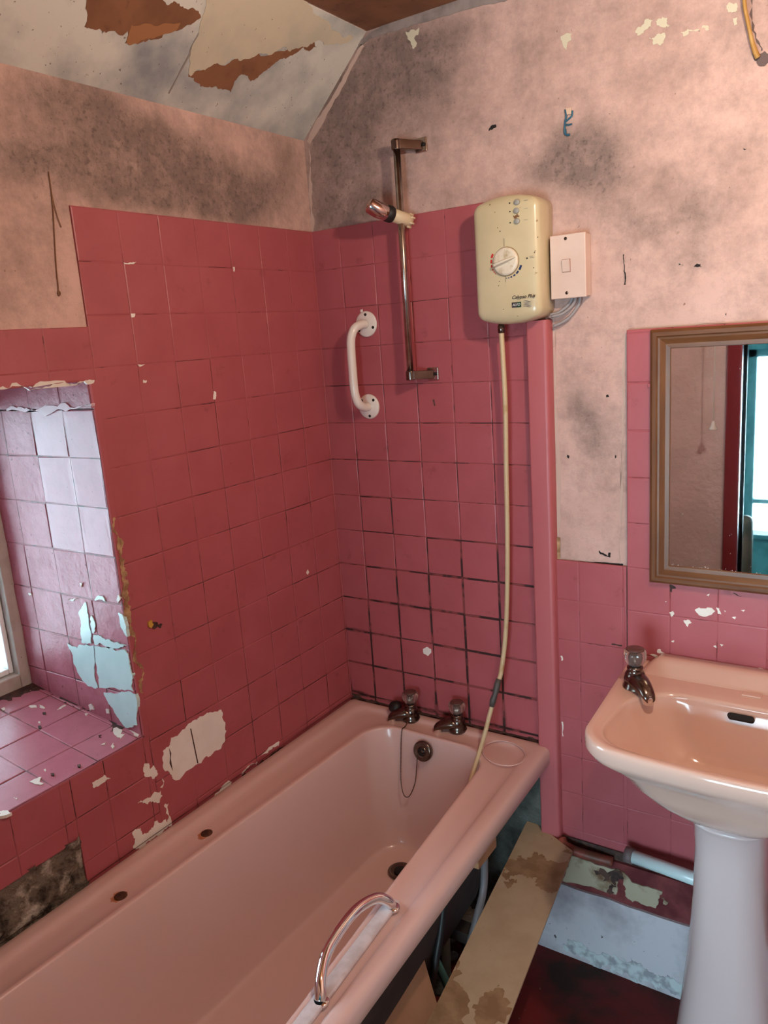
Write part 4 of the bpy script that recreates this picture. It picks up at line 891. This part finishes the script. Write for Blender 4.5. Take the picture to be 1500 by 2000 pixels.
for z, a, b, yc in ((-1.39, .122, .112, -.205), (-1.375, .121, .111, -.205), (-1.30, .112, .103, -.207), (-1.18, .098, .092, -.21), (-1.02, .083, .082, -.215), (-.88, .074, .077, -.22), (-.76, .071, .077, -.225), (-.70, .074, .083, -.228), (-.682, .080, .092, -.23), (-.672, .083, .096, -.232)):
    rg = []
    for k in range(64):
        th = 2*pi*k/64; c_, s_ = cos(th), sin(th); e = 2/2.5
        rg.append((1.158+a*abs(c_)**e*(1 if c_ > 0 else -1), yc+b*abs(s_)**e*(1 if s_ > 0 else -1), z+(.004*s_ if z > -.67 else 0)))
    PRG.append(rg)
obj('column', MB().rings(PRG), pedm, pe)
wp = thing('waste_pipe', 'short white plastic waste pipe running along the wall behind the pedestal', 'pipe', (.96, -.05, -.985))
obj('pipe', MB().tube([(.892, -.050, -.993), (1.14, -.075, -.990)], .0165, 20), wastem, wp)
obj('wall_collar', MB().tube([(.880, -.049, -.993), (.900, -.051, -.993)], .0195, 20), mat('dull_grey_collar', (.16, .12, .12), .5), wp)
rp = MB(); rp.tube(smooth([(.700, -.030, -1.022), (.712, -.040, -1.030), (.74, -.042, -1.036), (.79, -.038, -1.040), (.84, -.028, -1.045)], 6), .013, 14)
obj('rusty_pipe', rp, mat('rusty_red_pipe', (.24, .05, .035), .5, c2=(.10, .035, .02), sc2=25), label='stub of rusty red pipe lying on the ledge at the foot of the red boxing', cat='pipe')

# ---------------------------------------------------------------- things under and beside the bath
def plank(name, P, th, m, label, extra=None, cat='board', parts=()):
    mb = MB(); mb.prism(P, th); o = obj(name, mb, m, label=label, cat=cat, org=P[0], bev=.0012); return o
BZ = -1.018
d_ = Vector((-.127, .9916, 0))
b0 = at(1033, 1596, (0, 0, 1), BZ); b1 = at(1119, 1662, (0, 0, 1), BZ)
b0 = Vector((.583, -.046, BZ)) if False else b0
e_ = (b1-b0); b3 = b0-d_*1.15; b2 = b1-d_*1.08
bdm = MB(); nb_ = 1
bdm.prism([b0, b1, b2, b3], (0, 0, -.006))
BOARD = obj('loose_board', bdm, boardm, label='long beige hardboard strip with brown water stains lying beside the bathtub', cat='board', org=b0, bev=.001)
stn = MB()
def onb(x, y): return at(x, y, (0, 0, 1), BZ)
for Pp, j in ([(1075,1680),(1095,1640),(1108,1652),(1119,1664),(1108,1700),(1100,1730),(1085,1742),(1065,1745),(1055,1735),(1050,1715),(1035,1712),(1010,1710),(985,1715),(977,1700),(990,1680),(1010,1672),(1040,1668),(1060,1668)], .35), \
             ([(893,1872),(898,1895),(905,1930),(912,1940),(917,1980),(905,2020),(880,2060),(820,2060),(820,2010),(848,1944),(870,1910)], .2), ([(945,1942),(965,1932),(985,1935),(990,1950),(985,2000),(970,2050),(920,2050),(925,1990),(935,1955)], .25), ([(992,1716),(1010,1718),(1008,1725),(995,1723)], .4):
    ab = jag([(onb(x, y).x, onb(x, y).y) for x, y in Pp], j, 3)
    def clampb(a, b):               # keep the stain on the board
        ex, ey, dx_, dy_ = e_.x, e_.y, -d_.x, -d_.y; D = ex*dy_-ey*dx_; px_, py_ = a-b0.x, b-b0.y
        u = (px_*dy_-py_*dx_)/D; v = (ex*py_-ey*px_)/D; u = min(.996, max(.004, u)); v = min(1.05, max(.002, v)); return (b0.x+ex*u+dx_*v, b0.y+ey*u+dy_*v)
    ab = [clampb(a, b) for a, b in ab]
    t_ = tessellate_polygon([[Vector((a, b, 0)) for a, b in ab]]); obj('water_stain', MB().add([(a, b, BZ+.0004) for a, b in ab], t_), stain, BOARD, fix=False)
# orange hardboard leaning under the strip
oT = at(826, 1864, (1, 0, 0), .562); oB = at(850, 1946, (1, 0, 0), .600)
dn = (oB-oT).normalized(); L1 = ((-1.386-oT.z)/dn.z); oF = oT+dn*L1; dy = Vector((.03, -1, .0)).normalized()*.75
OB_ = MB(); OB_.prism([oT, oF, oF+dy, oT+dy], (-.005, 0, 0)); obj('leaning_board', OB_, orangeb, label='orange hardboard offcut standing on edge between the bathtub and the long strip', cat='board', org=(oF.x, oF.y, oF.z), bev=.001)
obj('grey_pipe', MB().tube(smooth([(.600, -.300, -.815), (.603, -.300, -.878), (.600, -.290, -.96), (.600, -.304, -1.03), (.600, -.34, -1.075), (.59, -.37, -1.15), (.575, -.36, -1.26), (.56, -.34, -1.375)], 8), .0095, 14), pipegrey, label='grey flexible pipe curving down from the bathtub rim', cat='pipe')
obj('dark_pipe', MB().tube(smooth([(.565, -.40, -.90), (.570, -.44, -.96), (.572, -.47, -1.03), (.570, -.50, -1.10), (.56, -.52, -1.20), (.55, -.52, -1.378)], 8), .0085, 14), black, label='black pipe running down behind the grey one under the bathtub', cat='pipe')
fc = thing('pipe_fitting', 'ribbed cream pipe fitting under the bathtub behind the boards', 'pipe fitting', (.50, -.25, -1.19))
fa = Vector((.83, .56, -.05)).normalized(); fo = at(905, 1792, (1, 0, 0), .50)
obj('fitting_body', MB().lathe([(.018, -.048), (.018, -.022), (.026, -.020), (.026, .022), (.020, .024), (.020, .05)], fo, fa, 24), fitting, fc)
rbm = MB()
for k in range(16):
    a = 2*pi*k/16; X = fa.orthogonal().normalized(); Y = fa.cross(X); p = fo+(X*cos(a)+Y*sin(a))*.0258; rbm.tube([p-fa*.019, p+fa*.019], .002, 6)
obj('ribs', rbm, fitting, fc)
obj('riser', MB().tube([fo-fa*.03, fo-fa*.05+Vector((0, 0, -.01)), (fo.x-.045, fo.y-.03, -1.388)], .012, 14), fitting, fc)
go = at(842, 1856, (1, 0, 0), .545)
obj('green_pipe', MB().tube(smooth([go+Vector((-.05, .02, .035)), go+Vector((-.01, 0, .01)), go+Vector((.015, .0, -.03)), go+Vector((.03, .02, -.12)), (go.x+.03, go.y+.04, -1.375)], 6), .010, 14), mat('dark_green_pipe', (.05, .13, .10), .3), label='short dark green pipe showing between the leaning board and the bathtub', cat='pipe')
rbs = MB()
for k in range(90):
    x, y = random.uniform(.33, .54), random.uniform(-.60, -.06); r = random.uniform(.006, .028)
    c = Vector((x, y, -1.39+r*.4)); pts = []
    for i in range(8):
        a = 2*pi*i/8; pts.append((a, r*random.uniform(.7, 1.2)))
    rbs.rings([[c+Vector((cos(a)*q*s_, sin(a)*q*s_, z*r)) for a, q in pts] for s_, z in ((.8, -.5), (1, 0), (.6, .55))], sm=False)
o = obj('rubble', rbs, dimplaster, label='grey plaster rubble scattered on the floor under the bathtub end', cat='rubble', kind='stuff')

# ---------------------------------------------------------------- small things on the walls
fx = MB()
fx.tube([(1.099, -.040, 1.083), (1.103, -.036, .93), (1.107, -.032, .895), (1.114, -.026, .862), (1.119, -.020, .838), (1.124, -.014, .822), (1.128, -.010, .812)], [.0065, .0062, .0062, .006, .0068, .0085, .0088], 14, sq=.6)
obj('hanging_flex', fx, ropem, label='yellow-brown frayed flex hanging from the ceiling against the pink wall at top right', cat='flex')
dd2 = MB(); dd2.poly('B', jag(pab('B', [(1470,104),(1484,106),(1494,100),(1502,108),(1502,122),(1492,130),(1480,128),(1472,116)]), .1, 3), .001, 0); dd2.poly('B', jag(pab('B', [(1466,0),(1470,0),(1474,50),(1482,80),(1490,98),(1486,100),(1478,84),(1468,50)]), .1, 2), .0008, 0)  # mould blob at the flex tip, and the flex's shadow painted as a strip
obj('flex_shadow_mould', dd2, mat('shadow_and_mould', (.12, .085, .08), .8), wall_back)
bw = thing('cut_wire_clip', 'blue cut wires and a cream clip stuck on the pink wall above the shower', 'wire', (.742, -.004, .78))
f = lambda x, y, h=.004: tuple(at(x, y, (0, 1, 0), -h))
obj('blue_wires', MB().tube(smooth([f(1104,214), f(1106,226), f(1104,238), f(1103,250), f(1103,260), f(1108,264), f(1113,263)], 5), .0021, 8).tube(smooth([f(1118,216), f(1117,226), f(1110,233), f(1104,238)], 5), .0021, 8).tube(smooth([f(1103,243), f(1110,244), f(1117,242)], 5), .0019, 8).tube(smooth([f(1105,252), f(1106,262), f(1112,262)], 4), .0015, 8), bluec, bw)
q1, q2 = f(1105, 226, 0), f(1117, 210, 0)
obj('clip', MB().box((q1[0], -.005, q1[2]), (q2[0], -.0005, q2[2])), mat('cream_clip', (.62, .45, .33), .5), bw, bev=.001)
g_ = lambda x, y, h=.003: tuple(at(x, y, (1, 0, 0), h))
obj('rusty_wire', MB().tube(smooth([g_(95,335), g_(100,370), g_(104,410), g_(106,450), g_(110,520), g_(114,560), g_(114,574), g_(117,577), g_(118,572), g_(115,568), g_(113,573)], 5), .0010, 6).tube(smooth([g_(100,372), g_(106,400), g_(113,425), g_(120,444)], 5), .0009, 6), mat('rusty_wire', (.22, .11, .05), .7), label='thin rusty wire with a small loop hanging down the pink wall at left', cat='wire')
